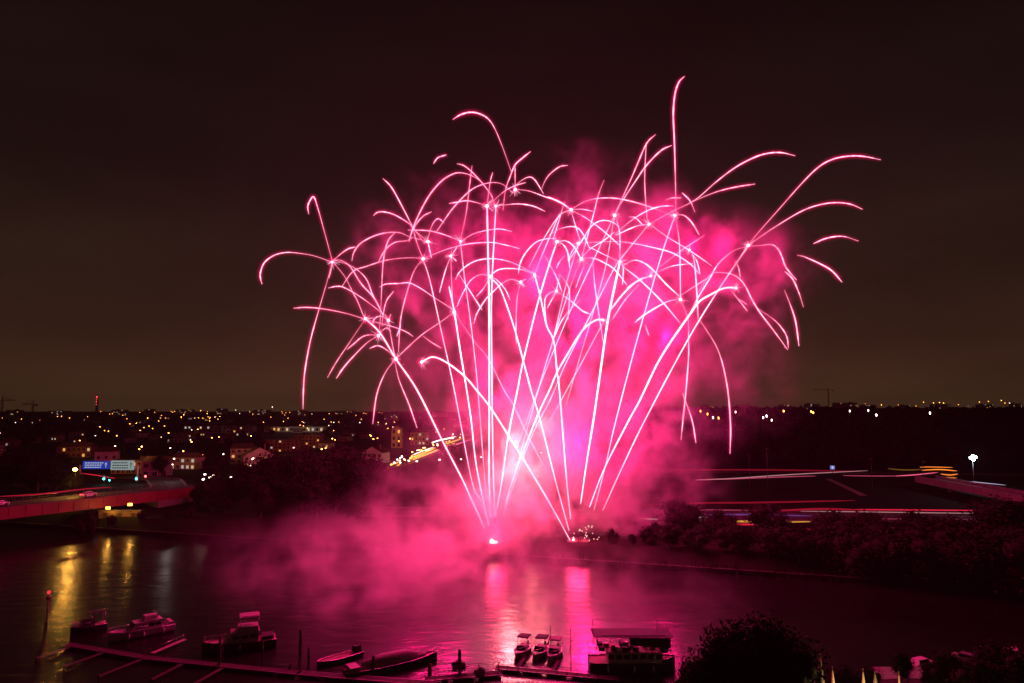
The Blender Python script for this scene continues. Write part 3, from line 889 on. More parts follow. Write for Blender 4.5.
n = smoke_mat.node_tree; n.nodes.clear()
so = n.nodes.new("ShaderNodeOutputMaterial")
sv = n.nodes.new("ShaderNodeVolumePrincipled")
sv.inputs["Color"].default_value = (0.92, 0.92, 0.93, 1)
sv.inputs["Density"].default_value = 0.024
sv.inputs["Anisotropy"].default_value = 0.1
n.links.new(sv.outputs[0], so.inputs["Volume"])

ng = bpy.data.node_groups.new("smoke_field", "GeometryNodeTree")
ng.interface.new_socket("Geometry", in_out="INPUT", socket_type="NodeSocketGeometry")
ng.interface.new_socket("Geometry", in_out="OUTPUT", socket_type="NodeSocketGeometry")
N, LK = ng.nodes, ng.links
def vm(op, a, b=None):
    q = N.new("ShaderNodeVectorMath"); q.operation = op
    for i, s in enumerate((a, b)):
        if s is None: continue
        if hasattr(s, "is_linked") or hasattr(s, "links"): LK.new(s, q.inputs[i])
        elif isinstance(s, (int, float)): q.inputs[i].default_value = (s, s, s)
        else: q.inputs[i].default_value = s
    return q.outputs["Value"] if op == "LENGTH" else q.outputs["Vector"]
def fm(op, a, b=None):
    q = N.new("ShaderNodeMath"); q.operation = op
    for i, s in enumerate((a, b)):
        if s is None: continue
        if isinstance(s, (int, float)): q.inputs[i].default_value = s
        else: LK.new(s, q.inputs[i])
    return q.outputs[0]
def noise(vec, scale, detail, dist=0.0, rough=0.55):
    q = N.new("ShaderNodeTexNoise"); q.inputs["Scale"].default_value = scale; q.inputs["Detail"].default_value = detail
    q.inputs["Distortion"].default_value = dist; q.inputs["Roughness"].default_value = rough
    LK.new(vec, q.inputs["Vector"]); return q.outputs
def remap(v, a, b, c, d):
    q = N.new("ShaderNodeMapRange"); q.interpolation_type = "SMOOTHSTEP"
    for i, s in zip(("From Min", "From Max", "To Min", "To Max"), (a, b, c, d)): q.inputs[i].default_value = s
    LK.new(v, q.inputs["Value"]); return q.outputs[0]
pos = N.new("GeometryNodeInputPosition").outputs[0]
warp = vm("MULTIPLY", vm("SUBTRACT", noise(pos, 0.035, 3)[1], 0.5), 30.0)
wp = vm("ADD", pos, warp)
total = None
for bx, by, Y, wx, wy, dy, amp in BLOBS:
    c = at(bx, by, Y); s = Y / 683.0
    d = vm("LENGTH", vm("DIVIDE", vm("SUBTRACT", wp, tuple(c)), (wx * s * 1.12, dy * 0.62, wy * s * 1.12)))
    g = fm("MULTIPLY", remap(d, 0.15, 1.25, 1.0, 0.0), amp)
    total = g if total is None else fm("ADD", total, g)
wisp = noise(vm("MULTIPLY", vm("ADD", pos, vm("MULTIPLY", warp, 0.5)), (1.0, 1.0, 0.8)), 0.105, 6, 0.9, 0.62)[0]
big = noise(pos, 0.025, 2)[0]
launch = vm("SUBTRACT", wp, tuple(at(535, 545, 214)))
rr_ = vm("LENGTH", launch)
rv = vm("ADD", vm("MULTIPLY", vm("NORMALIZE", launch), 5.5), vm("MULTIPLY", launch, 0.012))
streaky = noise(rv, 1.5, 5, 0.3, 0.6)[0]
tex = fm("MULTIPLY", fm("MULTIPLY", remap(streaky, 0.40, 0.61, 0.22, 2.0), remap(wisp, 0.42, 0.61, 0.10, 2.25)), remap(big, 0.3, 0.7, 0.6, 1.4))
dens = fm("MULTIPLY", total, tex)
vc = N.new("GeometryNodeVolumeCube")
LK.new(dens, vc.inputs["Density"])
vc.inputs["Min"].default_value = SMOKE_MIN
vc.inputs["Max"].default_value = SMOKE_MAX
for ax, i in (("X", 0), ("Y", 1), ("Z", 2)):
    vc.inputs["Resolution " + ax].default_value = int((SMOKE_MAX[i] - SMOKE_MIN[i]) / VOX)
st = N.new("GeometryNodeSetMaterial"); st.inputs["Material"].default_value = smoke_mat
LK.new(vc.outputs[0], st.inputs["Geometry"])
go = N.new("NodeGroupOutput")
LK.new(st.outputs[0], go.inputs[0])
sme = bpy.data.meshes.new("smoke")
sme.materials.append(smoke_mat)
smoke = link("smoke", sme)
tag(smoke, "pink lit smoke drifting round the fireworks and over the river", kind="stuff")
smoke.modifiers.new("field", "NODES").node_group = ng

# ================================================================== HAZE: thin damp night air over the whole place
hz = MB(); hz.box((0, 3600, 75), (13600, 7700, 158))
haze_m = bpy.data.materials.new("night_haze"); haze_m.use_nodes = True
n = haze_m.node_tree; n.nodes.clear()
ho = n.nodes.new("ShaderNodeOutputMaterial"); hv = n.nodes.new("ShaderNodeVolumePrincipled")
hv.inputs["Color"].default_value = (0.9, 0.9, 0.92, 1); hv.inputs["Density"].default_value = 0.000045; hv.inputs["Anisotropy"].default_value = 0.3
n.links.new(hv.outputs[0], ho.inputs["Volume"])
tag(hz.build("haze", haze_m), "thin night haze", kind="stuff")
# ================================================================== LAMPS, SIGNS, LIGHT STREAKS
amber_m = glow("sodium_lamp", (1.0, 0.34, 0.045), 15)
amber2_m = glow("bright_sodium_lamp", (1.0, 0.36, 0.05), 34)
white_m = glow("white_lamp", (1.0, 0.78, 0.58), 7)
white2_m = glow("bright_white_lamp", (1.0, 0.88, 0.78), 13)
cool_m = glow("blue_white_lamp", (0.62, 0.82, 1.0), 60)
red_l_m = glow("red_lamp", (1.0, 0.03, 0.04), 26)
green_l_m = glow("green_lamp", (0.05, 0.95, 0.75), 18)
post_m = mat("lamp_post", (0.10, 0.10, 0.10), 0.5, metal=0.5, var=0.3, scale=3)
POLE = MB(); POLE.tube([(0, 0, -1), (0, 0, 6.2), (0.05, -.2, 7.4), (0.1, -1.1, 8.0)], [.11, .09, .07, .05], 6)
POLE = POLE.mesh("pole", post_m)
HEAD = {}
for k, m in (("a", amber_m), ("A", amber2_m), ("w", white_m), ("W", white2_m)):
    h = MB(); h.box((0.1, -1.4, 8.12), (0.4, 0.9, 0.14), mi=1); h.ball((0.1, -1.4, 7.82), 0.52, 8, sq=(1, 1.3, .75)); HEAD[k] = h.mesh("lamp_head", [m, post_m])
LAMP_ZONES = [
 ("street lamps among the roofs at the far left", {"a": "small amber street lamp among the dark roofs left of the bridge signs", "w": "small white street lamp among the dark roofs left of the bridge signs",
   "A": "bright amber street lamp among the dark roofs left of the bridge signs", "W": "bright white street lamp among the dark roofs left of the bridge signs"},
  "8,422.5,a 16,422.5,w 33,422.5,w 47.5,423,w 58,416.5,a 62,416.5,a 1,433,w 74,442.5,a 80.5,440.5,a 82.5,444,a 94,446,a 96,435.5,w 116,446,w 3,418,a 22,419,a 40,418.5,w 70,418,a 88,416.5,a"),
 ("street lamps in the town above the bridge signs", {"a": "small amber street lamp in the town above the bridge signs", "w": "small white street lamp in the town above the bridge signs",
   "A": "bright amber street lamp in the town above the bridge signs", "W": "bright white street lamp in the town above the bridge signs"},
  "142.5,446.5,A 140,449,a 148,418,A 155,412.5,a 161,418,a 166,418,a 175,411.3,A 169,433,A 140.5,430.5,a 144.5,427.5,a 149.5,426,a 153,428.5,a 146,431,a 196,426,A 195,418,w 210.5,417.5,a 210,421,a 215,417,a 225,427,a 236,410,w 238,427,a 171,448,w 175,458.5,w 184,451,a 110,414,a 128,413,w 116,410,w 140,412.5,a 201,411,a 162,437,w 191,440,w 203,455,a 190.5,455,w 224,454,w 212,478,w 254,458,w"),
 ("street lamps above the reddish apartment block", {"a": "small amber street lamp on the skyline above the reddish apartment block", "w": "small white street lamp on the skyline above the reddish apartment block",
   "A": "bright amber street lamp near the reddish apartment block", "W": "bright white lamp by the long pale building behind the apartment block"},
  "210,418.5,a 215.5,417,w 201,410.5,a 236,410,a 272.5,407,w 225,426.5,a 282.5,413,a 286,413,a 290,412.5,a 294,412.5,a 304,422.5,w 334,422.5,W 329,425.5,w 360,422.5,W 329.5,413.5,a 336,413.5,a 350,412.5,a 366,413.5,a 356,415.5,a 289,439,A 294,447.5,w 332.5,438.5,A 259.5,450.5,A 307.5,428,a 250,411,w 312,414,w 343,411.5,a 262,412.5,a 240,413.5,w"),
 ("lamps by the bright highway", {"a": "small amber lamp beside the bright highway left of the fireworks", "w": "small white lamp beside the bright highway left of the fireworks",
   "A": "bright amber lamp beside the bright highway left of the fireworks", "W": "bright white lamp at the near end of the bright highway"},
  "371,464.5,w 394.5,462.5,W 409,460.5,W 417,461,W 439.5,459.5,W 453,434,W 410,438.5,A 396,437,A 399,441,a 420,417.5,w 430,421,w 386,424,w 393,427,w 418,432,a 425,434,a 461,459,w 481,457,w 519,458,w 541,452.5,w 444,429,a 436,432,a"),
 ("lamps glinting between the bank trees", {"a": "small yellow lamp glinting through the dark bank trees", "w": "small white lamp glinting through the dark bank trees", "A": "bright yellow lamp behind the bank trees", "W": "bright white lamp behind the bank trees"},
  "298,461,w 301,463,w 305,459,w 308,461.5,w 304,455,w 300,457,w 310,457,w 307,464,w 296,465,w 303,466,w 322,449,A 326,448,a 328,457,a 331,461,a 333,466,a 329,467.5,a 334,453,a 337,458,a 331,450,a 348,466,w 350,464,w 253,459,w 251,465,w 365,457,w 370,462,w 204.5,479,w 211,477,w 215,475,w 232,477,w 241,479.5,w 206,474,w"),
 ("lamps on the skyline right of the fireworks", {"a": "small amber lamp on the skyline above the dark wooded hill", "w": "small white lamp on the skyline above the dark wooded hill",
   "A": "bright amber lamp on the skyline above the dark wooded hill", "W": "bright white lamp on the dark wooded hill below the skyline"},
  "707,414,a 712.5,417.5,W 718,418,a 721,409.5,w 749,409,w 757,408,w 762.5,417.5,W 766,416,W 771,420,w 812.5,412.5,a 815,410,a 810.5,411.5,a 842.5,404.5,a 845.5,406,a 852.5,404.5,a 857,406,a 865,404,a 881,405,A 849,411,w 867.5,410.5,w 875.5,415,W 915.5,406,a 923,402,a 929,413,W 933,403,a 939,402.5,a 943,403,a 947,406,w 979,402,a 988,401.5,a 1001,400.5,a 1004.5,403,a 1009,403,w 1014.5,408.5,a 700,411,a 735,412,w 783,411,a 795,408.5,a 898,405,a 906,407,w 958,404.5,a 968,406,w 1020,404,a"),
]
lr2 = random.Random(4)
hm = random.Random(9)
LAMP_ZONES.append(("lamps and headlights streaming along the bright highway", {"a": "small amber light in the stream along the bright highway", "w": "small white light in the stream along the bright highway", "A": "bright amber light in the stream along the bright highway", "W": "bright white light in the stream along the bright highway"},
   " ".join(f"{394 + 74 * t + hm.uniform(-3, 3):.1f},{463.5 - 30 * t ** 0.9 + hm.uniform(-3.5, 2.5):.1f},{hm.choice('aaAAwW')}" for t in [hm.random() for _ in range(34)])))
mm = random.Random(12)
LAMP_ZONES.append(("street lamps scattered through the town left of the highway", {"a": "small amber street lamp among the dim roofs between the signs and the highway", "w": "small white street lamp among the dim roofs between the signs and the highway",
   "A": "brighter amber street lamp among the dim roofs between the signs and the highway"}, " ".join(f"{mm.uniform(100, 395):.1f},{411.5 + 34 * mm.random() ** 1.7:.1f},{mm.choice('aaaaaAw')}" for _ in range(70))))
seen_lamp = False
for grp, labs, pts in LAMP_ZONES:
    for s in pts.split():
        px, py, k = s.split(","); px, py = float(px), float(py)
        Y = ground_hit(px, py, 7.8)
        if Y is None: Y = lr2.uniform(2300, 3000)
        if 690 < px and Y < 1200: Y = None or ground_hit(px, py, 24) or Y
        p = at(px, py, Y)
        gz = ground_h(p.x, p.y)
        sc = 1.0 + 0.9 * sm(500, 2500, Y)
        l = empty("street_lamp", (p.x, p.y, gz)); l.scale = (sc, sc, max(0.6, (p.z - gz) / 7.82))
        tag(l, labs[k], "street lamp", grp)
        link("pole", POLE, l); link("lamp_head", HEAD[k], l)
# near working lamps that light their surroundings
def lit_lamp(px, py, Y, col, watts, m, label, grp, r=0.35, name="street_lamp", cat="street lamp"):
    p = at(px, py, Y); gz = ground_h(p.x, p.y)
    l = empty(name, (p.x, p.y, gz)); tag(l, label, cat, grp)
    q = MB(); q.tube([(0, 0.3, -.5), (0, 0.3, p.z - gz + .2), (0, 0, p.z - gz + .35)], [.12, .08, .05], 6); q.build("pole", post_m, l)
    q = MB(); q.ball((0, 0, p.z - gz), r, 8, sq=(1, 1, .7)); q.build("lamp_head", m, l)
    if watts: point_light("lamp_light", p - Vector((0, 0.9, 0.5)), col, watts, 0.3)
    return l
GB = "lamps at the bridge head"
lit_lamp(75, 469.5, 262, (1, .48, .07), 5000, glow("near_sodium_lamp", (1.0, 0.42, 0.05), 90, True), "amber lamp among the leaves of the yellow lit tree at the bridge end", GB, .75)
lit_lamp(172.5, 464.5, 310, (1, .9, .8), 600, white_m, "tall white lamp post standing right of the traffic lights", GB, .32)
white_post_m = mat("white_post_paint", (0.75, 0.75, 0.75), 0.5)
gp = glow("underpass_lamp", (1.0, 0.48, 0.06), 6, True)
for px, py, lab in ((108, 508, "left one of two yellow lamps on the wall under the bridge end"), (130, 504.5, "right one of two yellow lamps on the wall under the bridge end")):
    p = at(px, py, 246); l = empty("wall_lamp", p); tag(l, lab, "lamp", "lamps under the bridge end")
    q = MB(); q.box((0, 0.3, 0.45), (1.2, 0.2, 0.3)); q.build("bracket", post_m, l)
    q = MB(); q.box((0, 0, 0), (1.5, 0.3, 0.9)); q.build("lamp_panel", gp, l)
    point_light("lamp_light", p + Vector((0, .9, -.2)), (1, .48, .08), 900, .4)
lit_lamp(320, 525, 239, (1, 1, 1), 0, glow("small_white_lamp", (0.9, 0.85, 1.0), 20, True), "single small white lamp at the water below the dark bank trees", "lamps at the bridge head", .22)
# blue and white direction signs over the junction
blue_s = glow("lit_blue_sign", (0.03, 0.07, 0.6), 0.5)
white_s = glow("lit_white_sign", (0.6, 0.75, 0.75), 0.38)
gm = mat("gantry_steel", (0.55, 0.56, 0.58), 0.45, var=0.2, scale=2)
Yg = 312
a, c = at(79, 487, Yg), at(137, 485, Yg)
top = at(79, 466, Yg).z
g = empty("sign_gantry", (a.x, Yg, 0)); tag(g, "steel sign gantry with a blue and a white road sign over the junction", "sign gantry")
for x in (0, c.x - a.x):
    q = MB(); q.box((x, 0, (a.z + top) / 2), (0.55, 0.55, top - a.z + 1)); q.build("post", gm, g)
q = MB()
for dz in (0, .9): q.tube([(0, 0, top - dz), (c.x - a.x, 0, top - dz)], .14, 6)
for i in range(9):
    xx = (c.x - a.x) * i / 9; q.tube([(xx, 0, top - .9 * (i % 2)), (xx + (c.x - a.x) / 9, 0, top - .9 * ((i + 1) % 2))], .07, 5)
q.build("crossbeam", gm, g)
def sign_panel(x0, x1, y0, y1, m, txtm, words, arrow):
    A, B = at(x0, y0, Yg - .6), at(x1, y1, Yg - .6)
    q = MB(); w, h = B.x - A.x, A.z - B.z
    q.box(((A.x + B.x) / 2 - a.x, -.6, (A.z + B.z) / 2), (w, .16, h)); pn = q.build("sign_panel", m, g)
    q = MB()
    for r0 in range(words):                       # rows too far to read: dashes of lettering
        x = A.x + w * .08
        while x < B.x - w * .3:
            l_ = lr2.uniform(.5, 1.1); q.box((x - a.x + l_ / 2, -.7, A.z - h * (.24 + .27 * r0)), (l_, .03, h * .11)); x += l_ + .25
    X = B.x - w * .14 - a.x
    q.tube([(X, -.7, B.z + h * .2), (X, -.7, A.z - h * .2)], .12, 5); q.tube([(X - .5, -.7, A.z - h * .45), (X, -.7, A.z - h * .18), (X + .5, -.7, A.z - h * .45)], .1, 5)
    q.build("lettering", txtm, pn)
sign_panel(83, 109.5, 461, 469, blue_s, glow("lit_white_letters", (.8, .9, 1), .55), 3, True)
sign_panel(111, 134, 460.5, 470, white_s, mat("black_letters", (.02, .02, .02), .6), 3, True)
# traffic lights
for px, py, m, col, lab in ((104, 477.5, green_l_m, (0.05, .95, .75), "green traffic light, leftmost of the row under the signs"), (109.5, 479, green_l_m, None, "small green traffic light just right of the leftmost one"),
                            (136.5, 477.5, green_l_m, (0.05, .95, .75), "green traffic light at the right end of the sign gantry"), (145.5, 477.5, red_l_m, (1, .03, .04), "red traffic light right of the sign gantry")):
    p = at(px, py, 300); gz = ground_h(p.x, p.y)
    t = empty("traffic_light", (p.x, p.y, gz)); tag(t, lab, "traffic light", "traffic lights at the bridge junction")
    q = MB(); q.tube([(0, .25, -.4), (0, .25, p.z - gz + .9)], .1, 6); q.build("pole", post_m, t)
    q = MB(); q.box((0, .12, p.z - gz), (.7, .3, 2.0)); q.build("housing", dark_m, t)
    q = MB(); q.ball((0, -.1, p.z - gz + (0.55 if m is red_l_m else -.55)), .42 if px != 109.5 else .3, 8); q.build("lens", m, t)
    if col: point_light("signal_light", (p.x, p.y - 1.0, p.z), col, 260, .2)
# floodlight mast and unlit posts at the right
p = at(973, 458, 330); gz = ground_h(p.x, p.y)
f = empty("floodlight_mast", (p.x, p.y, gz)); tag(f, "glaring blue-white floodlight on a mast above the ramp bridge", "floodlight")
q = MB(); q.tube([(0, .4, -.5), (0, .4, p.z - gz + 1.2)], [.22, .12], 8); q.tube([(-1.4, .4, p.z - gz), (1.4, .4, p.z - gz)], .08, 6); q.build("mast", post_m, f)
for dx, dz in ((-1.0, .1), (1.1, .4), (0, .9), (0.2, -.8)):
    q = MB(); q.box((dx, .2, p.z - gz + dz), (.95, .35, .75)); lh = q.build("lamp_housing", dark_m, f)
    q = MB(); q.ball((dx, -.05, p.z - gz + dz), .8, 8, sq=(1, .5, .8)); q.build("lamp_lens", cool_m, lh)
point_light("flood_light", p + Vector((-.5, -2.0, 0)), (.7, .86, 1.0), 5000, .5)
for px, top_, Y, lab in ((766.5, 449, 300, "tall unlit lamp post left of the small lit blue sign"), (749, 456, 330, "thin unlit pole far left on the dark grass slope"), (871, 459, 330, "thin unlit pole between the two light streak ends"),
                         (923, 462, 340, "unlit pole beside the orange roadworks lights")):
    p = at(px, top_, Y); gz = ground_h(p.x, p.y); l = empty("lamp_post", (p.x, p.y, gz)); tag(l, lab, "lamp post", "unlit posts by the right-hand roads")
    q = MB(); q.tube([(0, 0, -.5), (0, 0, p.z - gz)], [.16, .1], 6); q.build("pole", post_m, l)
    q = MB(); q.box((.0, -.3, p.z - gz + .1), (1.4, .9, .22)); q.build("lamp_head", post_m, l)
p = at(832.5, 467.5, 400); gz = ground_h(p.x, p.y)
s = empty("road_sign", (p.x, p.y, gz)); tag(s, "small lit blue and white sign on the grass slope by the upper road", "road sign")
q = MB(); q.tube([(0, .2, -.4), (0, .2, p.z - gz)], .12, 6); q.build("pole", post_m, s)
q = MB(); q.box((0, 0, p.z - gz), (2.6, .15, 2.2)); sp_ = q.build("sign_panel", glow("lit_sign_blue", (.25, .28, .8), .6), s)
q = MB(); q.box((0, -.1, p.z - gz), (.9, .04, 1.2)); q.build("lettering", glow("lit_sign_white", (.8, .8, 1), .8), sp_)

# glowing traffic streaks that lie along the roads, at headlight height
TR = {}
def tcol(c, s):
    k = (c, s)
    if k not in TR: TR[k] = glow("traffic_glow", c, s)
    return TR[k]
RED, WHT, YEL, PNK, ORG, VIO = (1, .02, .07), (1, .72, .70), (1, .45, .07), (1, .12, .25), (1, .24, .03), (.35, .10, .5)
STREAKS = [("upper road", "faint wide red", RED, .16, .5, 4.9, "640,469.5 700,469.8 780,470 860,471.5"), ("upper road", "long pale", (1, .45, .5), .5, .24, 5.2, "696,479.8 730,478.6 775,475.5 820,473 868,470.6"),
 ("upper road", "pink", PNK, .45, .28, 4.8, "697,480 740,478.6 780,477 816,476"), ("upper road", "short pink", PNK, .35, .28, 4.8, "843,475.5 870,476 900,476"), ("upper road", "broken rosy", PNK, 1.0, .3, 4.9, "896,476 915,474.8 938,472.4"),
 ("upper road", "dull sandy", YEL, .12, .4, 5.2, "888,468.7 905,470 922,469.5"), ("roadworks", "upper orange", ORG, 1.1, .26, 6.0, "920,467.2 932,467 953,467.5"), ("roadworks", "lower orange", ORG, 1.5, .3, 5.0, "922,470.2 940,469.5 957,471"),
 ("roadworks", "short orange", ORG, 1.1, .35, 4.6, "941,474 950,475 958,474"), ("roadworks", "bottom orange", ORG, .7, .3, 4.6, "943,477.5 957,477.8"),
 ("riverside road", "dim red", RED, .20, .4, 5.0, "640,505 700,503 760,502.5 855,500.5"), ("riverside road", "dim rosy", PNK, .28, .22, 4.8, "693,509.5 725,510 754,510.4"), ("riverside road", "violet", VIO, .35, .3, 4.9, "700,515 750,514.5 812,516"),
 ("riverside road", "bright red", RED, .7, .25, 5.0, "850,509.6 890,509.8 998,510.6"), ("riverside road", "thin white", (1, .5, .5), .45, .15, 4.9, "801,511.2 860,511.8 930,512.8 995,513.6"), ("riverside road", "wide dark red", RED, .30, .4, 5.2, "780,510.5 820,509 860,510"),
 ("riverside road", "left pale", WHT, .45, .2, 4.8, "640,518.8 658,519.2"), ("riverside road", "short pale", WHT, .4, .2, 4.8, "693,517.4 712,517.8"), ("riverside road", "left yellow", (1, .42, .07), .75, .34, 4.8, "729,521.2 757,521.6"), ("riverside road", "right yellow", (1, .42, .07), .6, .24, 4.8, "786,522 811,521.6"),
 ("riverside road", "red under-yellow", RED, .7, .3, 4.8, "729,524.2 757,524.5"), ("riverside road", "low red", RED, .35, .5, 4.6, "786,529 800,529.6 822,529.6"), ("riverside road", "far right red", RED, .8, .25, 4.8, "994,514.4 1030,514.6"), ("riverside road", "dim long rosy", PNK, .2, .25, 4.8, "850,518.6 920,519 990,520"),
 ("ramp bridge", "thin bluish white", (.8, .7, 1), .7, .14, 8.7, "967,481.2 985,483 1006,485.2"),
 ("highway", "golden left", (1, .36, .05), 2.4, .7, 6.0, "393,464 405,460 420,454.5 440,446 462,438.5"), ("highway", "golden right", (1, .36, .05), 2.0, .7, 6.0, "397,465.5 415,458.5 436,450.5 455,443"), ("highway", "thick white", (1, .85, .8), 3.0, .8, 6.0, "432,442.5 441,440 456,436.6"),
 ("highway", "dotted white", WHT, 2.6, .4, 6.0, "398,461.5 408,457 424,450.5 434,447"), ("highway", "rosy", PNK, 2.0, .5, 5.6, "402,463.5 420,457 442,449 470,440"),
 ("bridge junction", "thin red", RED, .9, .18, 9.5, "80,473.2 95,475 110,477.6 134,480.6"), ("red bridge", "faint red", RED, .35, .25, 12.2, "0,496.5 40,494 80,489.5 112,487"), ("red bridge", "short yellow", YEL, .35, .3, 12.0, "68,498.8 78,497")]
for rd_, look, c, s_, r_, z, pts in STREAKS:
    P_ = [on(*map(float, q.split(",")), z) for q in pts.split()]
    o_ = empty("light_streak", P_[0]) if False else None
    q = MB(); base = P_[0]
    sp_ = smooth_path([v - base for v in P_], 5)
    rr = [r_ * (0.25 + 0.75 * math.sin(math.pi * min(1, max(0.02, i / (len(sp_) - 1)))) ** 0.35) for i in range(len(sp_))]
    q.tube(sp_, rr, 6)
    tag(q.build("light_streak", tcol(c, s_), None, base), f"{look} streak of traffic light lying along the {rd_}", "light streak", "traffic light streaks along the roads")

# ================================================================== BUILDINGS
pal = {"cream": mat("cream_render", (.42, .36, .28), .85, var=.25, scale=.4), "white": mat("white_render", (.62, .58, .54), .85, var=.2, scale=.4), "brick": mat("reddish_brick", (.30, .13, .09), .85, var=.35, scale=.8),
       "grey": mat("grey_render", (.28, .27, .27), .85, var=.3, scale=.4), "ochre": mat("ochre_render", (.40, .27, .13), .85, var=.25, scale=.4)}
roof_m = mat("tiled_roof", (.13, .06, .045), .85, var=.4, scale=1.5); flat_roof_m = mat("flat_roof", (.12, .12, .12), .9, var=.3, scale=.5)
win_dark = mat("dark_window_glass", (.01, .012, .015), .15)
win_lit = [glow("lit_window_warm", (1, .45, .12), .9), glow("lit_window_pale", (1, .66, .35), .7), glow("lit_window_cool", (.9, .85, .75), .5)]
frame_m = mat("window_frame", (.5, .5, .5), .6)
bw = random.Random(31)
def building(px, base_py, Y, w, h, d, wall, roof, label, group, rows=0, cols=0, lit=.2, rz=0.0, name="house", cat="house", chim=False, face_lamp=None):
    p = at(px, base_py, Y); gz = ground_h(p.x, p.y) - .5
    b_ = empty(name, (p.x, p.y, gz), rz); tag(b_, label, cat, group)
    q = MB(); q.box((0, 0, h / 2), (w, d, h)); wl = q.build("wall", pal[wall], b_)
    q = MB()
    if roof == "gable":
        rh = w * .28; o = .4
        q.add([(-w / 2 - o, -d / 2 - o, h), (w / 2 + o, -d / 2 - o, h), (w / 2 + o, d / 2 + o, h), (-w / 2 - o, d / 2 + o, h), (0, -d / 2 - o, h + rh), (0, d / 2 + o, h + rh)], [(0, 4, 5, 3), (1, 2, 5, 4), (0, 3, 2, 1)], 0)
        g_ = MB(); g_.add([(-w / 2, -d / 2 - .002, h + .003), (w / 2, -d / 2 - .002, h + .003), (0, -d / 2 - .002, h + rh - .15), (-w / 2, -d / 2 + .2, h + .003), (w / 2, -d / 2 + .2, h + .003), (0, -d / 2 + .2, h + rh - .15)], [(0, 1, 2), (5, 4, 3)]); g_.build("gable", pal[wall], wl)
        rf = q.build("roof", roof_m, b_)
    elif roof == "ridge":
        rh = d * .3; o = .4
        q.add([(-w / 2 - o, -d / 2 - o, h), (w / 2 + o, -d / 2 - o, h), (w / 2 + o, d / 2 + o, h), (-w / 2 - o, d / 2 + o, h), (-w / 2 + rh * .4, 0, h + rh), (w / 2 - rh * .4, 0, h + rh)], [(0, 1, 5, 4), (1, 2, 5), (2, 3, 4, 5), (3, 0, 4), (3, 2, 1, 0)])
        rf = q.build("roof", roof_m, b_)
    else:
        q.box((0, 0, h + .3), (w + .4, d + .4, .6)); q.box((w * .2, 0, h + 1.5), (w * .12, d * .4, 1.9)); rf = q.build("roof", flat_roof_m, b_)
    if chim:
        q = MB(); q.box((w * .22, 0, h + w * .2), (.9, .9, w * .34)); q.build("chimney", pal["brick"], rf)
    for i in range(rows):
        for j in range(cols):
            ww, wh = w / cols * .46, h / rows * .5
            x, z = -w / 2 + w * (j + .5) / cols, h * (i + .52) / rows
            is_lit = bw.random() < lit
            q = MB(); q.box((x, -d / 2 - .05, z), (ww, .12, wh), mi=0); f_ = q.build("window", bw.choice(win_lit) if is_lit else win_dark, b_)
            if Y < 620:
                q = MB(); q.box((x, -d / 2 - .13, z), (.1, .06, wh)); q.box((x, -d / 2 - .1, z - wh / 2 - .08), (ww * 1.2, .3, .14)); q.build("window_frame", frame_m, f_)
    return b_
H1 = "houses in the town left of the fireworks"
building(258, 452, 470, 20, 8, 14, "white", "gable", "white gabled house glowing pinkish above the bank trees", H1, 2, 5, .1, .5, chim=True)
building(243, 451, 500, 16, 11, 12, "cream", "ridge", "pale house with a dark front behind the white gabled house", H1, 3, 4, .15, .3)
building(284, 441, 640, 30, 11, 14, "brick", "flat", "wide reddish apartment block left of the amber lamp", H1, 4, 8, .12, .1, "apartment_block", "apartment block")
building(309, 437, 700, 26, 13, 14, "brick", "flat", "lamp-lit reddish apartment block right of the wide one", H1, 4, 7, .2, 0, "apartment_block", "apartment block")
building(321, 456, 450, 15, 7, 10, "ochre", "ridge", "low ochre house lit yellow by a lamp behind the bank trees", H1, 2, 4, .5, -.1)
building(376, 451, 500, 16, 8, 12, "white", "gable", "white gabled house just left of the bright highway", H1, 2, 4, .1, -.3, chim=True)
building(136, 458, 420, 24, 8, 10, "ochre", "flat", "long low building with a yellow lamp-lit wall above the signs", H1, 2, 8, .35, .05, "long_building", "building")
building(158, 462, 400, 14, 9, 10, "grey", "ridge", "dim house right of the yellow lamp-lit wall", H1, 2, 3, .1, .2)
building(188, 457, 450, 18, 8, 10, "cream", "ridge", "cream house beside an amber lamp right of the tall white lamp", H1, 2, 5, .4, -.2)
building(-4, 458, 380, 10, 17, 10, "white", "flat", "narrow white tower house at the left edge of the frame", H1, 5, 3, .15, .1, "tower_house", "house")
building(78, 446, 560, 26, 9, 12, "brick", "ridge", "amber-lit brick house left of the signs under three lamps", H1, 2, 7, .25, .1)
building(300, 424, 1150, 85, 9, 22, "white", "flat", "very long pale lit hall on the skyline behind the apartment blocks", H1, 1, 12, .7, 0, "warehouse", "warehouse")
building(240, 427, 1000, 42, 14, 16, "cream", "flat", "wide beige block behind the white gabled house", H1, 3, 9, .15, 0, "apartment_block", "apartment block")
building(397, 444, 700, 10, 20, 10, "ochre", "gable", "narrow church-like house lit orange beside the highway", H1, 3, 2, .4, 0)
building(420, 440, 760, 20, 14, 12, "ochre", "ridge", "orange lit house right of the narrow church-like one", H1, 3, 5, .4, .1)
building(168, 431, 820, 40, 9, 14, "grey", "flat", "grey slab block below the brightest amber skyline lamp", H1, 2, 9, .15, 0, "apartment_block", "apartment block")
building(205, 424, 1100, 60, 12, 16, "cream", "flat", "wide cream block on the skyline left of the beige block", H1, 2, 10, .2, 0, "apartment_block", "apartment block")
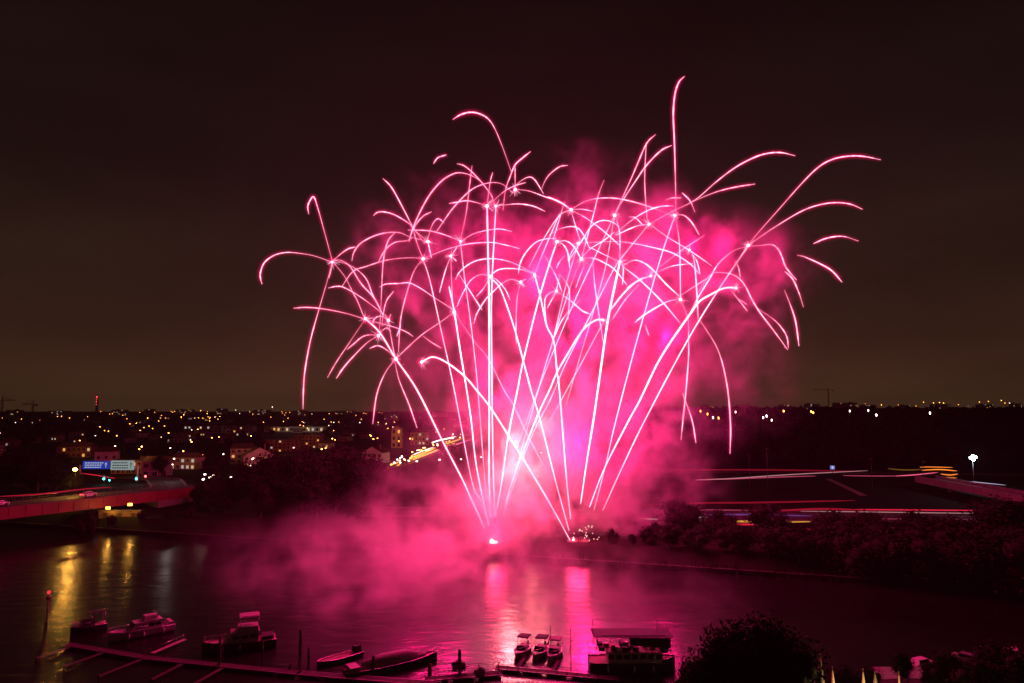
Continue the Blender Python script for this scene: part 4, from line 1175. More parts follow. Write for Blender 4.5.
# small dim roofs filling the town: each its own house
roofs = 0
for i in range(70):
    Y = bw.uniform(420, 1900); px = bw.uniform(-60, 470)
    x = (px - 512) / 683 * Y
    if abs(px - (395 + (Y - 485) * .12)) < 24 or Y < 520 and px > 230: continue
    z = ground_h(x, Y)
    w_ = bw.uniform(10, 17)
    b_ = empty("house", (x, Y, z - .5), bw.uniform(-.6, .6)); 
    zone = "far left" if px < 130 else ("middle" if px < 300 else "right")
    tag(b_, {"far left": "small dim house among the dark trees of the town left of the signs", "middle": "small dim house among the dark trees between the signs and the apartment blocks", "right": "small dim house in the town between the apartment blocks and the fireworks"}[zone], "house", f"small houses in the {zone} of the town")
    hh = bw.uniform(5, 9); dd = bw.uniform(9, 12)
    q = MB(); q.box((0, 0, hh / 2), (w_, dd, hh)); q.build("wall", pal[bw.choice(list(pal))], b_)
    q = MB(); rh = dd * .3; q.add([(-w_ / 2 - .4, -dd / 2 - .4, hh), (w_ / 2 + .4, -dd / 2 - .4, hh), (w_ / 2 + .4, dd / 2 + .4, hh), (-w_ / 2 - .4, dd / 2 + .4, hh), (-w_ / 2 + 1, 0, hh + rh), (w_ / 2 - 1, 0, hh + rh)], [(0, 1, 5, 4), (1, 2, 5), (2, 3, 4, 5), (3, 0, 4), (3, 2, 1, 0)]); q.build("roof", roof_m, b_)
    for j in range(3):
        q = MB(); q.box((-w_ / 3 + j * w_ / 3, -dd / 2 - .05, hh * .5), (1.6, .12, 1.8)); q.build("window", bw.choice(win_lit) if bw.random() < .28 else win_dark, b_)
# skyline blocks
SK = [(15, 411.5, 1900, 40, 18), (60, 412, 2100, 60, 15), (120, 411, 2300, 50, 20), (150, 411, 2500, 34, 26), (185, 410.5, 2600, 70, 18), (222, 410, 2500, 40, 22), (262, 411, 2400, 60, 16), (300, 411.5, 2300, 50, 14), (345, 411.5, 2500, 70, 15),
      (392, 415, 1900, 40, 18), (440, 413, 2200, 50, 20), (706, 414, 1900, 44, 16), (745, 411.5, 2300, 60, 18), (785, 411.5, 2200, 34, 22), (812, 411.5, 2000, 40, 24), (845, 409, 2100, 70, 30), (868, 410.5, 2200, 46, 22), (905, 408.5, 2500, 50, 20), (940, 406.5, 2600, 70, 22), (985, 406.5, 2500, 60, 20), (1016, 406.5, 2400, 40, 24)]
for i, (px, py, Y, w, h) in enumerate(SK):
    p = at(px, py, Y); gz = ground_h(p.x, p.y)
    b_ = empty("tower_block", (p.x, p.y, gz - .5)); left = px < 500
    tag(b_, "grey apartment block on the far skyline left of the fireworks" if left else "grey apartment block on the skyline above the wooded hill", "apartment block", "skyline blocks " + ("left" if left else "right") + " of the fireworks")
    h2 = max(h * .75, p.z - gz + h * .2)
    q = MB(); q.box((0, 0, h2 / 2), (w, 14, h2)); q.build("wall", pal[bw.choice(["grey", "cream", "white"])], b_)
    q = MB(); q.box((0, 0, h2 + .4), (w + .6, 14.6, .8)); q.box((bw.uniform(-.3, .3) * w, 0, h2 + 2), (6, 6, 3)); q.build("roof", flat_roof_m, b_)
    for k in range(9):
        q = MB(); q.box((bw.uniform(-.45, .45) * w, -7.1, h2 - 1.5 - 3.0 * bw.randrange(max(1, int(h2 / 3 - .5)))), (2.6, .2, 1.9)); q.build("window", bw.choice(win_lit) if bw.random() < .6 else win_dark, b_)
# lamp light falling on the walls near the orange lamps
for px, py, Y, w in ((332, 441, 585, 2600), (289, 442, 600, 2500), (259, 453, 440, 1500), (321, 451, 436, 1800), (142, 449, 400, 2600), (120, 452, 400, 2600), (397, 439, 680, 3500), (418, 437, 730, 4500), (186, 452, 432, 1500), (80, 442, 540, 2500), (243, 446, 480, 900), (310, 431, 675, 2500)):
    p = at(px, py, Y); point_light("lamp_light", p, (1, .40, .07), w * .8, .4)
for px in (285, 305, 330): point_light("lamp_light", at(px, 419, 1110), (1, .85, .6), 3500, .5)
# town trees
G5 = "trees of the town left of the fireworks"
for i in range(110):
    Y = tr.uniform(300, 1500); px = tr.uniform(-70, 480)
    x = (px - 512) / 683 * Y
    if any(math.hypot(x - hx, Y - hy) < 12 for hx, hy in HIGHWAY) or abs(px - (395 + (Y - 485) * .12)) < 16: continue
    if Y < 360 and 60 < px < 200 or (Y < 430 and px > 390) or Y < bank_y(x) + 20: continue
    zone = "left of the signs" if px < 80 else ("between the signs and the apartment blocks" if px < 260 else "between the apartment blocks and the fireworks")
    tree("far", (x, Y, ground_h(x, Y) - .3), tr.uniform(8, 13), tr.uniform(.9, 1.3), f"dark tree among the roofs of the town {zone}", f"town trees {zone}")
# cranes and the mast with red lamps
crane_m = mat("crane_steel", (.12, .10, .06), .6)
def crane(px, top_, Y, jib, side, label):
    p = at(px, top_, Y); gz = ground_h(p.x, p.y); H = p.z - gz
    c_ = empty("tower_crane", (p.x, p.y, gz)); tag(c_, label, "crane", "tower cranes on the skyline")
    q = MB()
    for sx in (-1, 1):
        for sy in (-1, 1): q.box((sx * .9, sy * .9, H / 2), (.35, .35, H))
    for k in range(int(H / 3)): q.tube([(-.9, -.9, k * 3), (.9, -.9, k * 3 + 3)], .14, 4); q.tube([(.9, .9, k * 3), (-.9, .9, k * 3 + 3)], .14, 4)
    q.build("tower", crane_m, c_)
    q = MB(); q.box((side * jib / 2, 0, H), (jib, 1.2, .6)); q.box((side * jib / 2, 0, H + 1.6), (jib * .9, .5, .4))
    for k in range(int(jib / 3)): q.tube([(side * k * 3, 0, H), (side * (k * 3 + 1.5), 0, H + 1.6)], .15, 4)
    q.build("jib", crane_m, c_)
    q = MB(); q.box((-side * jib * .16, 0, H), (jib * .32, 1.2, .6)); q.box((-side * jib * .29, 0, H - 1), (3, 2, 2.2)); q.build("counter_jib", crane_m, c_)
    q = MB(); q.tube([(0, 0, H), (0, 0, H + 6)], .5, 6); q.tube([(0, 0, H + 6), (side * jib * .7, 0, H + 1)], .14, 4); q.build("mast_head", crane_m, c_)
crane(2.5, 400.5, 900, 17, 1, "dark tower crane at the left edge of the skyline")
crane(33, 404.5, 1000, 16, -1, "dark tower crane on the skyline, second from the left edge")
crane(828, 390, 1500, 34, -1, "dark tower crane above the orange lit tower on the right")
p = at(97.5, 397, 2400); gz = ground_h(p.x, p.y); H = p.z - gz
m0 = empty("radio_mast", (p.x, p.y, gz)); tag(m0, "distant tower with red warning lamps on the left skyline", "radio mast")
q = MB(); q.tube([(0, 0, 0), (0, 0, H)], [5, 3.6], 10); q.tube([(0, 0, H), (0, 0, H + 12)], [.8, .3], 6); q.build("shaft", pal["grey"], m0)
for dz in (0, -9, -16, -26):
    q = MB(); q.ball((0, -4.4, H + dz), 1.0 if dz == 0 else .6, 8); q.build("warning_lamp", red_l_m, m0)
p = at(830, 409, 1400); gz = ground_h(p.x, p.y); H = p.z - gz
m0 = empty("lit_tower", (p.x, p.y, gz)); tag(m0, "small pointed tower lit orange on the skyline below the right-hand crane", "tower")
q = MB(); q.box((0, 0, (H - 2) / 2), (7, 7, H - 2)); q.build("wall", pal["ochre"], m0)
q = MB(); q.box((0, 0, H + 3), (7.4, 7.4, 10), taper=.08); q.build("spire", pal["ochre"], m0)
q = MB(); q.box((0, -3.7, H - 5), (3, .3, 8)); q.build("window", glow("lit_tower_window", (1, .5, .1), 3.0), m0)
point_light("lamp_light", (p.x - 3, p.y - 16, gz + H * .7), (1, .5, .12), 9000, .5)

# ---- cars
car_glass = win_dark
def car_mesh(body):
    q = MB()
    q.box((0, 0, .62), (4.3, 1.75, .62), taper=.97); q.box((-.15, 0, 1.18), (2.5, 1.6, .55), taper=.78)
    return q
paints = [mat("car_paint_white", (.7, .7, .7), .3), mat("car_paint_dark", (.03, .03, .035), .3), mat("car_paint_silver", (.35, .36, .38), .3, metal=.5), mat("car_paint_red", (.35, .02, .02), .3)]
tyre_m = mat("tyre_rubber", (.02, .02, .02), .9)
def make_car(paint, on_=True, name="parked_car"):
    c_ = empty(name, (0, 0, 0))
    car_mesh(0).build("body", paint, c_)
    q = MB(); q.box((-.15, 0, 1.2), (2.3, 1.64, .36), taper=.84); q.build("window", car_glass, c_)
    for sx in (-1.35, 1.35):
        for sy in (-.82, .82):
            q = MB(); q.tube([(sx, sy - .1, .32), (sx, sy + .1, .32)], .32, 12); q.build("wheel", tyre_m, c_)
    for sy in (-.6, .6):
        q = MB(); q.ball((2.17, sy, .68), .17, 6, sq=(.4, 1, .8)); q.build("headlight", white_m if on_ else frame_m, c_)
        q = MB(); q.ball((-2.17, sy, .74), .15, 6, sq=(.4, 1, .8)); q.build("tail_light", red_l_m if on_ else paints[3], c_)
    return c_
cars = [make_car(p_) for p_ in paints]
cwhere = [(207, 478.5, "white car with its lamps on, leftmost on the road under the bank trees"), (216, 476.5, "dark car with lamps on, second on the road under the bank trees"), (233, 477.5, "silver car with lamps on at the foot of the bank trees"), (268, 474, "red car with bright tail lamps behind the bank trees")]
for (px, py, lab), c_ in zip(cwhere, cars):
    c_.location = on(px, py, 5.5); c_.location.z = ground_h(c_.location.x, c_.location.y) + .15
    c_.rotation_euler = (0, 0, -1.9); tag(c_, lab, "car", "cars on the road behind the bank trees")
for t_, lab, k in ((.50, "dark van-like car blurred by dusk on the near half of the red bridge", 1), (.66, "silver car on the middle of the red bridge", 2), (.80, "white car near the far end of the red bridge", 0)):
    q_ = BA + bd * BL * t_ + bn * 4.0
    copy_thing(cars[k], (q_.x, q_.y, 10.98), ang, 1.15, lab, "cars crossing the red bridge")
# ================================================================== BOATS, PONTOONS, NEAR BANK
hull_w = mat("white_gelcoat", (.42, .42, .42), .3, var=.15, scale=.8); hull_d = mat("dark_hull_paint", (.03, .035, .05), .35, var=.3, scale=1)
cabin_w = mat("cabin_white", (.38, .37, .36), .35, var=.12, scale=1); canvas_d = mat("dark_canvas", (.025, .025, .03), .8, var=.3, scale=2); canvas_p = mat("pale_canvas", (.34, .32, .31), .8, var=.2, scale=2)
teak_m = mat("teak_deck", (.28, .19, .11), .7, var=.35, scale=3); rail_m = mat("chrome_rail", (.6, .6, .62), .25, metal=.9); tim_m = mat("weathered_timber", (.055, .045, .036), .9, var=.45, scale=1.5, bump=.4)
fend_m = mat("fender_white", (.6, .6, .62), .5)
def hull_part(L, B, fb, m, par, name="hull"):
    st = [(-.5, .82, 1.0), (-.3, .95, .98), (0, 1.0, 1.0), (.22, .86, 1.08), (.38, .52, 1.18), (.47, .2, 1.27), (.5, .03, 1.3)]
    vs, fs = [], []
    for x, w, s in st:
        hb = B / 2 * w
        for y, z in ((-hb, fb * s), (-hb * .9, fb * .35), (-hb * .45, -.35), (hb * .45, -.35), (hb * .9, fb * .35), (hb, fb * s)): vs.append((x * L, y, z))
    for i in range(len(st) - 1):
        for k in range(5): fs.append((i * 6 + k, i * 6 + k + 1, (i + 1) * 6 + k + 1, (i + 1) * 6 + k))
    fs.append((0, 5, 4, 3, 2, 1))
    q = MB(); q.add(vs, fs, 0, False); h = q.build(name, m, par)
    # deck just below the sheer
    q = MB(); dv, df = [], []
    for x, w, s in st: dv += [(x * L, -B / 2 * w * .95, fb * s - .1), (x * L, B / 2 * w * .95, fb * s - .1)]
    for i in range(len(st) - 1): df.append((2 * i, 2 * i + 2, 2 * i + 3, 2 * i + 1))
    q.add(dv, df); q.build("deck", teak_m if m is hull_d else cabin_w, par)
    q = MB()
    for sgn in (-1, 1): q.tube([(x * L, sgn * B / 2 * w, fb * s + .03) for x, w, s in st], .06, 5)
    q.build("rubbing_strake", rail_m, h)
    return st
def rails(L, B, fb, par, x0=.0):
    q = MB()
    st = [(x0, .97, 1.03), (.22, .84, 1.08), (.38, .5, 1.18), (.47, .18, 1.27)]
    for sgn in (-1, 1):
        q.tube([(x * L, sgn * B / 2 * w, fb * s + .75) for x, w, s in st], .035, 5)
        for x, w, s in st: q.tube([(x * L, sgn * B / 2 * w, fb * s), (x * L, sgn * B / 2 * w, fb * s + .75)], .025, 4)
    q.tube([(.47 * L, -B / 2 * .18, fb * 1.27 + .75), (.49 * L, 0, fb * 1.3 + .78), (.47 * L, B / 2 * .18, fb * 1.27 + .75)], .035, 5)
    q.build("bow_rail", rail_m, par)
def cabin(par, x, w, d, h, z, m, slope=.75, n_win=3):
    q = MB(); hx = w / 2
    vs = [(x - hx, -d / 2, z), (x + hx, -d / 2, z), (x + hx, d / 2, z), (x - hx, d / 2, z), (x - hx, -d / 2 * .88, z + h), (x + hx * slope, -d / 2 * .88, z + h), (x + hx * slope, d / 2 * .88, z + h), (x - hx, d / 2 * .88, z + h)]
    q.add(vs, [(4, 5, 6, 7), (0, 1, 5, 4), (1, 2, 6, 5), (2, 3, 7, 6), (3, 0, 4, 7)]); cb = q.build("cabin", m, par)
    q = MB(); q.box((x - hx * (1 - slope) * .5, 0, z + h + .05), (w * (1 + slope) / 2 + .3, d * .98, .1)); q.build("cabin_roof", m, par)
    for sgn in (-1, 1):
        for k in range(n_win):
            q = MB(); q.box((x - hx + w * (k + .6) / (n_win + .6) * .92, sgn * d / 2 * .955, z + h * .58), (w / (n_win + .6) * .72, .06, h * .36)); q.build("cabin_window", win_dark, cb)
    q = MB(); a0, a1 = Vector((x + hx + .02, 0, z + h * .3)), Vector((x + hx * (slope + .05), 0, z + h * .93))
    dd = (a1 - a0); nn = Vector((dd.z, 0, -dd.x)).normalized() * .04
    q.add([a0 + nn + Vector((0, -d * .40, 0)), a0 + nn + Vector((0, d * .40, 0)), a1 + nn + Vector((0, d * .36, 0)), a1 + nn + Vector((0, -d * .36, 0))], [(0, 1, 2, 3)]); q.build("windscreen", win_dark, par)
def canopy(par, x, w, d, z0, z1, m, name="canopy"):
    q = MB(); q.box((x, 0, z1), (w, d, .12)); q.box((x, 0, z1 + .1), (w * .8, d * .8, .1)); c_ = q.build(name, m, par)
    q = MB()
    for sx in (-1, 1):
        for sy in (-1, 1): q.tube([(x + sx * w * .46, sy * d * .46, z0), (x + sx * w * .46, sy * d * .46, z1)], .04, 5)
    q.build("canopy_frame", rail_m, c_)
def place(bow, stern, label, L=None, name="motor_boat", cat="boat", group="boats moored at the pontoons"):
    a0, b0 = on(*bow, 0.3), on(*stern, 0.3); d = a0 - b0; c = (a0 + b0) / 2
    e_ = empty(name, (c.x, c.y, 0), math.atan2(d.y, d.x)); tag(e_, label, cat, group)
    return e_, (L or d.length)
def fenders(par, L, B, fb):
    for sgn in (-1, 1):
        for k in (-.3, 0, .22):
            q = MB(); q.tube([(k * L, sgn * (B / 2 * (1 if k < .2 else .88) + .12), fb * .25), (k * L, sgn * (B / 2 * (1 if k < .2 else .88) + .12), fb * .85)], .14, 8); q.build("fender", fend_m, par)
# white cruiser
e, L = place((107, 641.5), (173, 628), "white cabin cruiser lit pink, lying broadside left of the flybridge cruiser"); B = L * .30; fb = 1.35
hull_part(L, B, fb, hull_w, e); rails(L, B, fb, e, -.05); cabin(e, -.04 * L, .50 * L, B * .74, 1.45, fb - .1, cabin_w, .62, 4); fenders(e, L, B, fb)
q = MB(); q.box((-.12 * L, 0, fb + 1.95), (.22 * L, B * .6, .7), taper=.8); fbp = q.build("flybridge", cabin_w, e)
q = MB(); q.tube([(-.18 * L, -B * .3, fb + 1.5), (-.2 * L, -B * .3, fb + 2.7), (-.2 * L, B * .3, fb + 2.7), (-.18 * L, B * .3, fb + 1.5)], .06, 6); q.build("radar_arch", rail_m, e)
q = MB(); q.box((-.44 * L, 0, fb + .35), (.06 * L, B * .8, .5)); q.build("stern_seat", canvas_p, e)
# flybridge cruiser
e, L = place((202, 652), (276, 643), "bigger cruiser with an open flybridge under a square canopy, behind the pontoon"); B = L * .32; fb = 1.5
hull_part(L, B, fb, hull_d, e); rails(L, B, fb, e); cabin(e, -.02 * L, .46 * L, B * .76, 1.7, fb - .1, cabin_w, .6, 3); fenders(e, L, B, fb)
q = MB(); q.box((-.10 * L, 0, fb + 2.15), (.30 * L, B * .72, .8), taper=.9); q.build("flybridge", cabin_w, e)
canopy(e, -.12 * L, .27 * L, B * .78, fb + 2.2, fb + 4.2, canvas_p)
q = MB(); q.box((.30 * L, 0, fb * 1.05), (.18 * L, B * .36, .22)); q.build("foredeck_pad", canvas_p, e)
q = MB(); q.box((-.38 * L, 0, fb + .3), (.16 * L, B * .7, .6)); q.build("cockpit_seat", canvas_d, e)
# dark boat with bimini
e, L = place((70, 634), (106, 627), "dark boat with a small black bimini top, leftmost of the moored boats"); B = L * .36; fb = 1.2
hull_part(L, B, fb, hull_d, e); rails(L, B, fb, e); cabin(e, .05 * L, .4 * L, B * .7, 1.1, fb - .1, canvas_d, .7, 2); canopy(e, -.25 * L, .40 * L, B * .85, fb, fb + 2.3, canvas_d, "bimini_top")
# open boat
e, L = place((317, 666), (361, 653), "low open boat with scattered gear, right of the lone mooring pile"); B = L * .28; fb = .75
hull_part(L, B, fb, hull_d, e)
for x in (-.28, -.02, .2):
    q = MB(); q.box((x * L, 0, fb - .08), (.35, B * .86, .1)); q.build("thwart", teak_m, e)
q = MB(); q.box((-.46 * L, 0, fb + .45), (.5, .55, 1.1), taper=.7); q.build("outboard_motor", dark_m, e)
q = MB(); q.box((-.36 * L, 0, fb + .55), (.08 * L, B * .6, 1.0), taper=.7); q.build("console", canvas_d, e)
# covered speedboat
e, L = place((437, 657), (345, 676), "long slim boat with a pale cover, bow raised toward the fireworks"); B = L * .22; fb = 1.0
hull_part(L, B, fb, hull_d, e); rails(L, B, fb, e)
q = MB(); q.tube([(-.34 * L, 0, fb), (-.1 * L, 0, fb + .35), (.15 * L, 0, fb + .4), (.36 * L, 0, fb + .25)], [B * .22, B * .36, B * .34, B * .1], 10); q.build("boat_cover", canvas_p, e)
q = MB(); q.box((-.42 * L, 0, fb + .3), (.1 * L, B * .7, .7)); q.build("engine_box", cabin_w, e)
# three little boats side by side
for i, (bow, stern, lab) in enumerate((((512, 663), (531, 642), "small runabout with a black top, leftmost of three moored side by side"), ((531, 664), (548, 643), "small runabout with a dark arch, middle of three moored side by side"),
                                       ((548, 666), (560, 645), "small runabout with a pale stern cover, rightmost of three moored side by side"))):
    e, L = place(bow, stern, lab); L = min(L, 6.4); B = 2.3; fb = .85
    hull_part(L, B, fb, hull_w, e); rails(L, B, fb, e, .05)
    q = MB(); q.add([(.12 * L, -B * .40, fb), (.20 * L, 0, fb), (.12 * L, B * .40, fb), (.03 * L, -B * .36, fb + .65), (.08 * L, 0, fb + .7), (.03 * L, B * .36, fb + .65)], [(0, 1, 4, 3), (1, 2, 5, 4)]); q.build("windscreen", win_dark, e)
    q = MB(); q.box((-.12 * L, 0, fb + .05), (.3 * L, B * .7, .35)); q.build("seat", canvas_p, e)
    canopy(e, -.22 * L, .36 * L, B * .9, fb, fb + 1.75, canvas_p if i == 2 else canvas_d, "soft_top")
    q = MB(); q.box((-.54 * L, 0, .7), (.4, .45, 1.1), taper=.7); q.build("outboard_motor", dark_m, e)
# sail mast boat pole pair
def pole(px, base, top_, Y_z, r, label, name, cat, grp, m=tim_m):
    b0 = on(px, base, Y_z); t0 = at(px, top_, b0.y)
    q = MB(); q.tube([(0, 0, -2.5), (0, 0, (t0.z - Y_z) * .6), (0, 0, t0.z - Y_z)], [r, r, r * .85], 10)
    return q
for px, base, top_, r, lab in ((300, 658, 630, .26, "lone tall mooring pile between the flybridge cruiser and the open boat"), (308.5, 664, 648, .2, "shorter mooring pile just right of the lone tall one"), (290, 672, 664, .18, "stubby mooring pile at the pontoon below the lone tall one"),
                               (373, 676, 656, .3, "thick mooring pile in front of the covered boat's stern"), (360, 678, 672, .26, "stubby mooring pile left of the thick one"), (430, 676, 664, .28, "mooring pile beside the gangway, under the raised bow"),
                               (459.5, 672, 650, .3, "mooring pile standing alone left of the three runabouts"), (173, 662, 640, .0, ""), (219, 668, 636, .24, "mooring pile in front of the flybridge cruiser's bow"), (262, 668, 640, .14, "thin pile in front of the flybridge cruiser's stern")):
    if not lab: continue
    b0 = on(px, base, 0); o = pole(px, base, top_, 0, r, lab, "mooring_pile", "", "").build("mooring_pile", tim_m, None, (b0.x, b0.y, 0)); tag(o, lab, "mooring pile", "mooring piles along the pontoons")
for px, base, top_, lab in ((550.5, 650, 626, "short mast standing over the middle runabout"), (571, 668, 628, "thin tall pole on the pontoon right of the runabouts")):
    b0 = on(px, base, .5); t0 = at(px, top_, b0.y); e = empty("mast_pole", (b0.x, b0.y, .5)); tag(e, lab, "mast", "bare masts by the runabouts")
    q = MB(); q.tube([(0, 0, -1), (0, 0, t0.z - .5)], [.09, .05], 8); q.build("spar", dark_m, e)
    q = MB(); q.tube([(-.7, 0, (t0.z - .5) * .62), (.5, 0, (t0.z - .5) * .7)], .04, 5); q.tube([(-.55, 0, .8), (0, 0, (t0.z - .5) * .6)], .12 if px < 560 else .02, 6); q.build("boom", dark_m, e)
# channel marker with red light
b0 = on(47, 622, 0); t0 = at(47, 593, b0.y); e = empty("channel_marker", (b0.x, b0.y, 0)); tag(e, "channel marker post with a dull red lamp on top at the far left", "channel marker")
q = MB(); q.tube([(0, 0, -2), (0, 0, t0.z)], [.22, .16], 8); q.tube([(0, 0, t0.z - 1.2), (0, 0, t0.z - .6)], [.5, .5], 10); q.build("post", mat("red_post_paint", (.10, .02, .025), .6, var=.3, scale=2), e)
q = MB(); q.ball((0, 0, t0.z + .15), .3, 8); q.build("lamp", glow("marker_lamp", (1, .02, .06), 1.6), e)
# pontoons
def pontoon(p0, p1, w, label, side=()):
    a0, b0 = on(*p0, .5), on(*p1, .5); d = b0 - a0; L = d.length
    e = empty("pontoon", (a0.x, a0.y, 0), math.atan2(d.y, d.x)); tag(e, label, "pontoon", "floating pontoons of the mooring")
    q = MB()
    for k in range(int(L / .55)): q.box((k * .55 + .27, 0, .48), (.5, w, .08))
    q.build("planking", tim_m, e)
    q = MB()
    for k in range(int(L / 4)): q.box((k * 4 + 2, 0, .12), (3.0, w * .8, .6))
    q.build("float", dark_m, e)
    q = MB()
    for sgn in (-1, 1): q.box((L / 2, sgn * (w / 2 + .05), .46), (L, .1, .2))
    q.build("edge_beam", steel_m, e)
    for t_, ln, sgn in side:
        q = MB(); q.box((L * t_, sgn * (w / 2 + ln / 2), .40), (.6, ln, .14)); q.tube([(L * t_, sgn * (w / 2 + ln), -.2), (L * t_, sgn * (w / 2 + ln), .7)], .16, 8); q.build("finger", tim_m, e)
    return e, L
pontoon((66, 644), (150, 658), 1.4, "narrow pontoon in front of the white cruiser, with short fingers", ((.1, 6, -1), (.5, 7, -1), (.95, 8, -1)))
pontoon((150, 658), (300, 673), 1.4, "narrow pontoon in front of the flybridge cruiser, with short fingers", ((.25, 7, -1), (.52, 8, -1)))
pontoon((300, 673), (440, 684), 1.5, "pontoon running out at the bottom of the view under the covered boat", ())
pontoon((496, 667), (640, 681), 1.4, "railed pontoon in front of the three runabouts", ((.15, 5, 1), (.4, 5, 1)))
a0, b0 = on(152, 653, .8), on(185, 639, .8)
e = empty("boat_gangplank", (a0.x, a0.y, .75), math.atan2(b0.y - a0.y, b0.x - a0.x)); tag(e, "slim pale gangplank sticking out right of the white cruiser", "gangplank")
q = MB(); q.box(((b0 - a0).length / 2, 0, 0), ((b0 - a0).length, .7, .14)); q.build("plank", canvas_p, e)
q = MB(); q.tube([(0, .3, .7), ((b0 - a0).length, .3, .7)], .03, 4)
for k in range(5): q.tube([((b0 - a0).length * k / 4, .3, 0), ((b0 - a0).length * k / 4, .3, .7)], .03, 4)
q.build("handrail", rail_m, e)
# gangway railing at the bottom
def railing(p0, p1, z, label, name="railing"):
    a0, b0 = on(*p0, z), on(*p1, z); d = b0 - a0; L = d.length
    e = empty(name, a0, math.atan2(d.y, d.x)); tag(e, label, "railing", "pontoon railings")
    q = MB()
    for h in (.45, .8, 1.1): q.tube([(0, 0, h), (L, 0, h)], .035, 5)
    q.build("rails", dark_m, e)
    q = MB()
    for k in range(int(L / 1.6) + 1): q.tube([(k * 1.6, 0, -.2), (k * 1.6, 0, 1.12)], .04, 5)
    q.build("posts", dark_m, e)
railing((428, 675), (500, 669), 1.0, "dark railing left of the runabouts, along the gangway")
railing((498, 669), (600, 678), .6, "dark railing along the pontoon under the runabouts")
railing((425, 681), (500, 676), 1.0, "second dark railing on the near side of the gangway")
e, L = pontoon((425, 679), (502, 673), 1.6, "gangway deck between two railings left of the runabouts")
# dark shrubs by gangway
for px, py, s_, lab in ((459, 660, 2.2, "small dark plant tub bush beside the lone pile"), (480, 664, 1.8, "small dark bush on the gangway left of the runabouts")):
    p = on(px, py + 12, .6); tree("bush", (p.x, p.y, .45), s_, .9, lab, "bushes on the gangway", "shrub")
# big passenger boat
e, L = place((668, 668), (596, 668), "large passenger boat with a long flat roof on posts, biggest of the moored boats", name="passenger_boat"); L = max(L, 14.0); B = 4.6; fb = 1.7
hull_part(L, B, fb, hull_d, e); rails(L, B, fb, e, .1)
q = MB(); q.box((.02 * L, 0, fb + .75), (.62 * L, B * .78, 1.7)); cb = q.build("saloon", cabin_w, e)
for sgn in (-1, 1):
    for k in range(7):
        q = MB(); q.box((-.26 * L + k * .092 * L, sgn * B * .393, fb + .95), (.066 * L, .06, .75)); q.build("saloon_window", win_dark, cb)
canopy(e, 0, .92 * L, B * .95, fb + 1.5, fb + 4.1, canvas_d, "flat_roof")
q = MB(); q.box((.04 * L, 0, fb + 1.66), (.7 * L, B * .9, .1)); q.build("upper_deck", teak_m, e)
q = MB(); q.box((.36 * L, 0, fb + 2.3), (.10 * L, B * .6, 1.3)); q.build("wheelhouse", hull_d, e)
for k in (0, 2, 3):
    for sgn in (-1, 1):
        q = MB(); q.box((-.36 * L + k * .13 * L, sgn * B * .24, fb + 2.0), (.9, .9, .55)); q.box((-.36 * L + k * .13 * L - .4, sgn * B * .24, fb + 2.4), (.12, .9, .6)); q.build("bench", canvas_d, e)
q = MB()
for sgn in (-1, 1):
    q.tube([(-.44 * L, sgn * B * .46, fb + 2.5), (.42 * L, sgn * B * .46, fb + 2.5)], .04, 5)
    for k in range(13): q.tube([(-.44 * L + k * .0716 * L, sgn * B * .46, fb + 1.6), (-.44 * L + k * .0716 * L, sgn * B * .46, fb + 2.5)], .03, 4)
q.build("deck_rail", rail_m, e); fenders(e, L, B, fb)
br_ = random.Random(2)
for k in range(9):
    q = MB(); q.box((br_.uniform(-.4, .3) * L, br_.uniform(-.36, .36) * B, fb + 1.95), (br_.uniform(.4, 1.1), br_.uniform(.4, .8), br_.uniform(.3, .9)), br_.uniform(0, 1.5), taper=.8); q.build("deck_locker", br_.choice([canvas_p, canvas_d, tim_m, cabin_w]), e)
q = MB(); q.add([(-.05 * L, -B * .47, fb + 4.0), (.42 * L, -B * .47, fb + 4.0), (.42 * L, -B * .48, fb + 2.4), (.2 * L, -B * .5, fb + 2.6), (-.05 * L, -B * .48, fb + 2.9)], [(0, 1, 2, 3, 4)]); q.build("side_awning", canvas_d, e)
for mx_ in (-.45, .3):
    q = MB(); q.tube([(mx_ * L, 0, fb + 4.1), (mx_ * L, 0, fb + 6.2)], .05, 5); q.tube([(mx_ * L, -.7, fb + 5.4), (mx_ * L, .7, fb + 5.4)], .03, 4); q.build("signal_mast", dark_m, e)
q = MB(); q.tube([(-.48 * L, 0, fb), (-.52 * L, 0, fb + 2.9)], .04, 5); q.build("flagstaff", rail_m, e)

# ================================================================== NEAR BANK: trees, closed parasols, marquee, cars
def near_tree(kind, px, top_, Y, wide, lab, name="tree"):
    p = at(px, top_, Y); tree(kind, (p.x, p.y, 3.0), (p.z - 3.0) / .97, wide, lab, "trees on the near bank", name)
near_tree("bush", 754, 604, 92, .40, "big dark dome-shaped tree at the bottom edge right of the passenger boat")
near_tree("broad", 736, 624, 88, .8, "dark tree swelling the left side of the big dome-shaped one")
near_tree("broad", 773, 621, 87, .8, "dark tree swelling the right side of the big dome-shaped one")
near_tree("broad", 716, 644, 86, .75, "low dark tree filling the left foot of the big dome-shaped one")
near_tree("broad", 795, 648, 86, .65, "small dark tree tucked against the right foot of the big dome-shaped one")
near_tree("bush", 688, 660, 100, .8, "dark shrub at the water beside the passenger boat", "shrub")
for px, top_, Y, w, lab in ((900, 652, 103, .8, "small dark tree behind the pink lit marquee"), (950, 654, 98, 1.1, "dark tree right of the pink lit marquee"), (1008, 646, 96, 1.1, "dark tree at the bottom right corner"), (978, 660, 92, 1.0, "low dark tree between the two bottom right trees"),
                            (930, 664, 99, .8, "low dark tree overlapping the marquee's right end"), (1030, 655, 90, 1.0, "low dark tree cut by the bottom right corner")):
    near_tree("broad", px, top_, Y, w, lab)
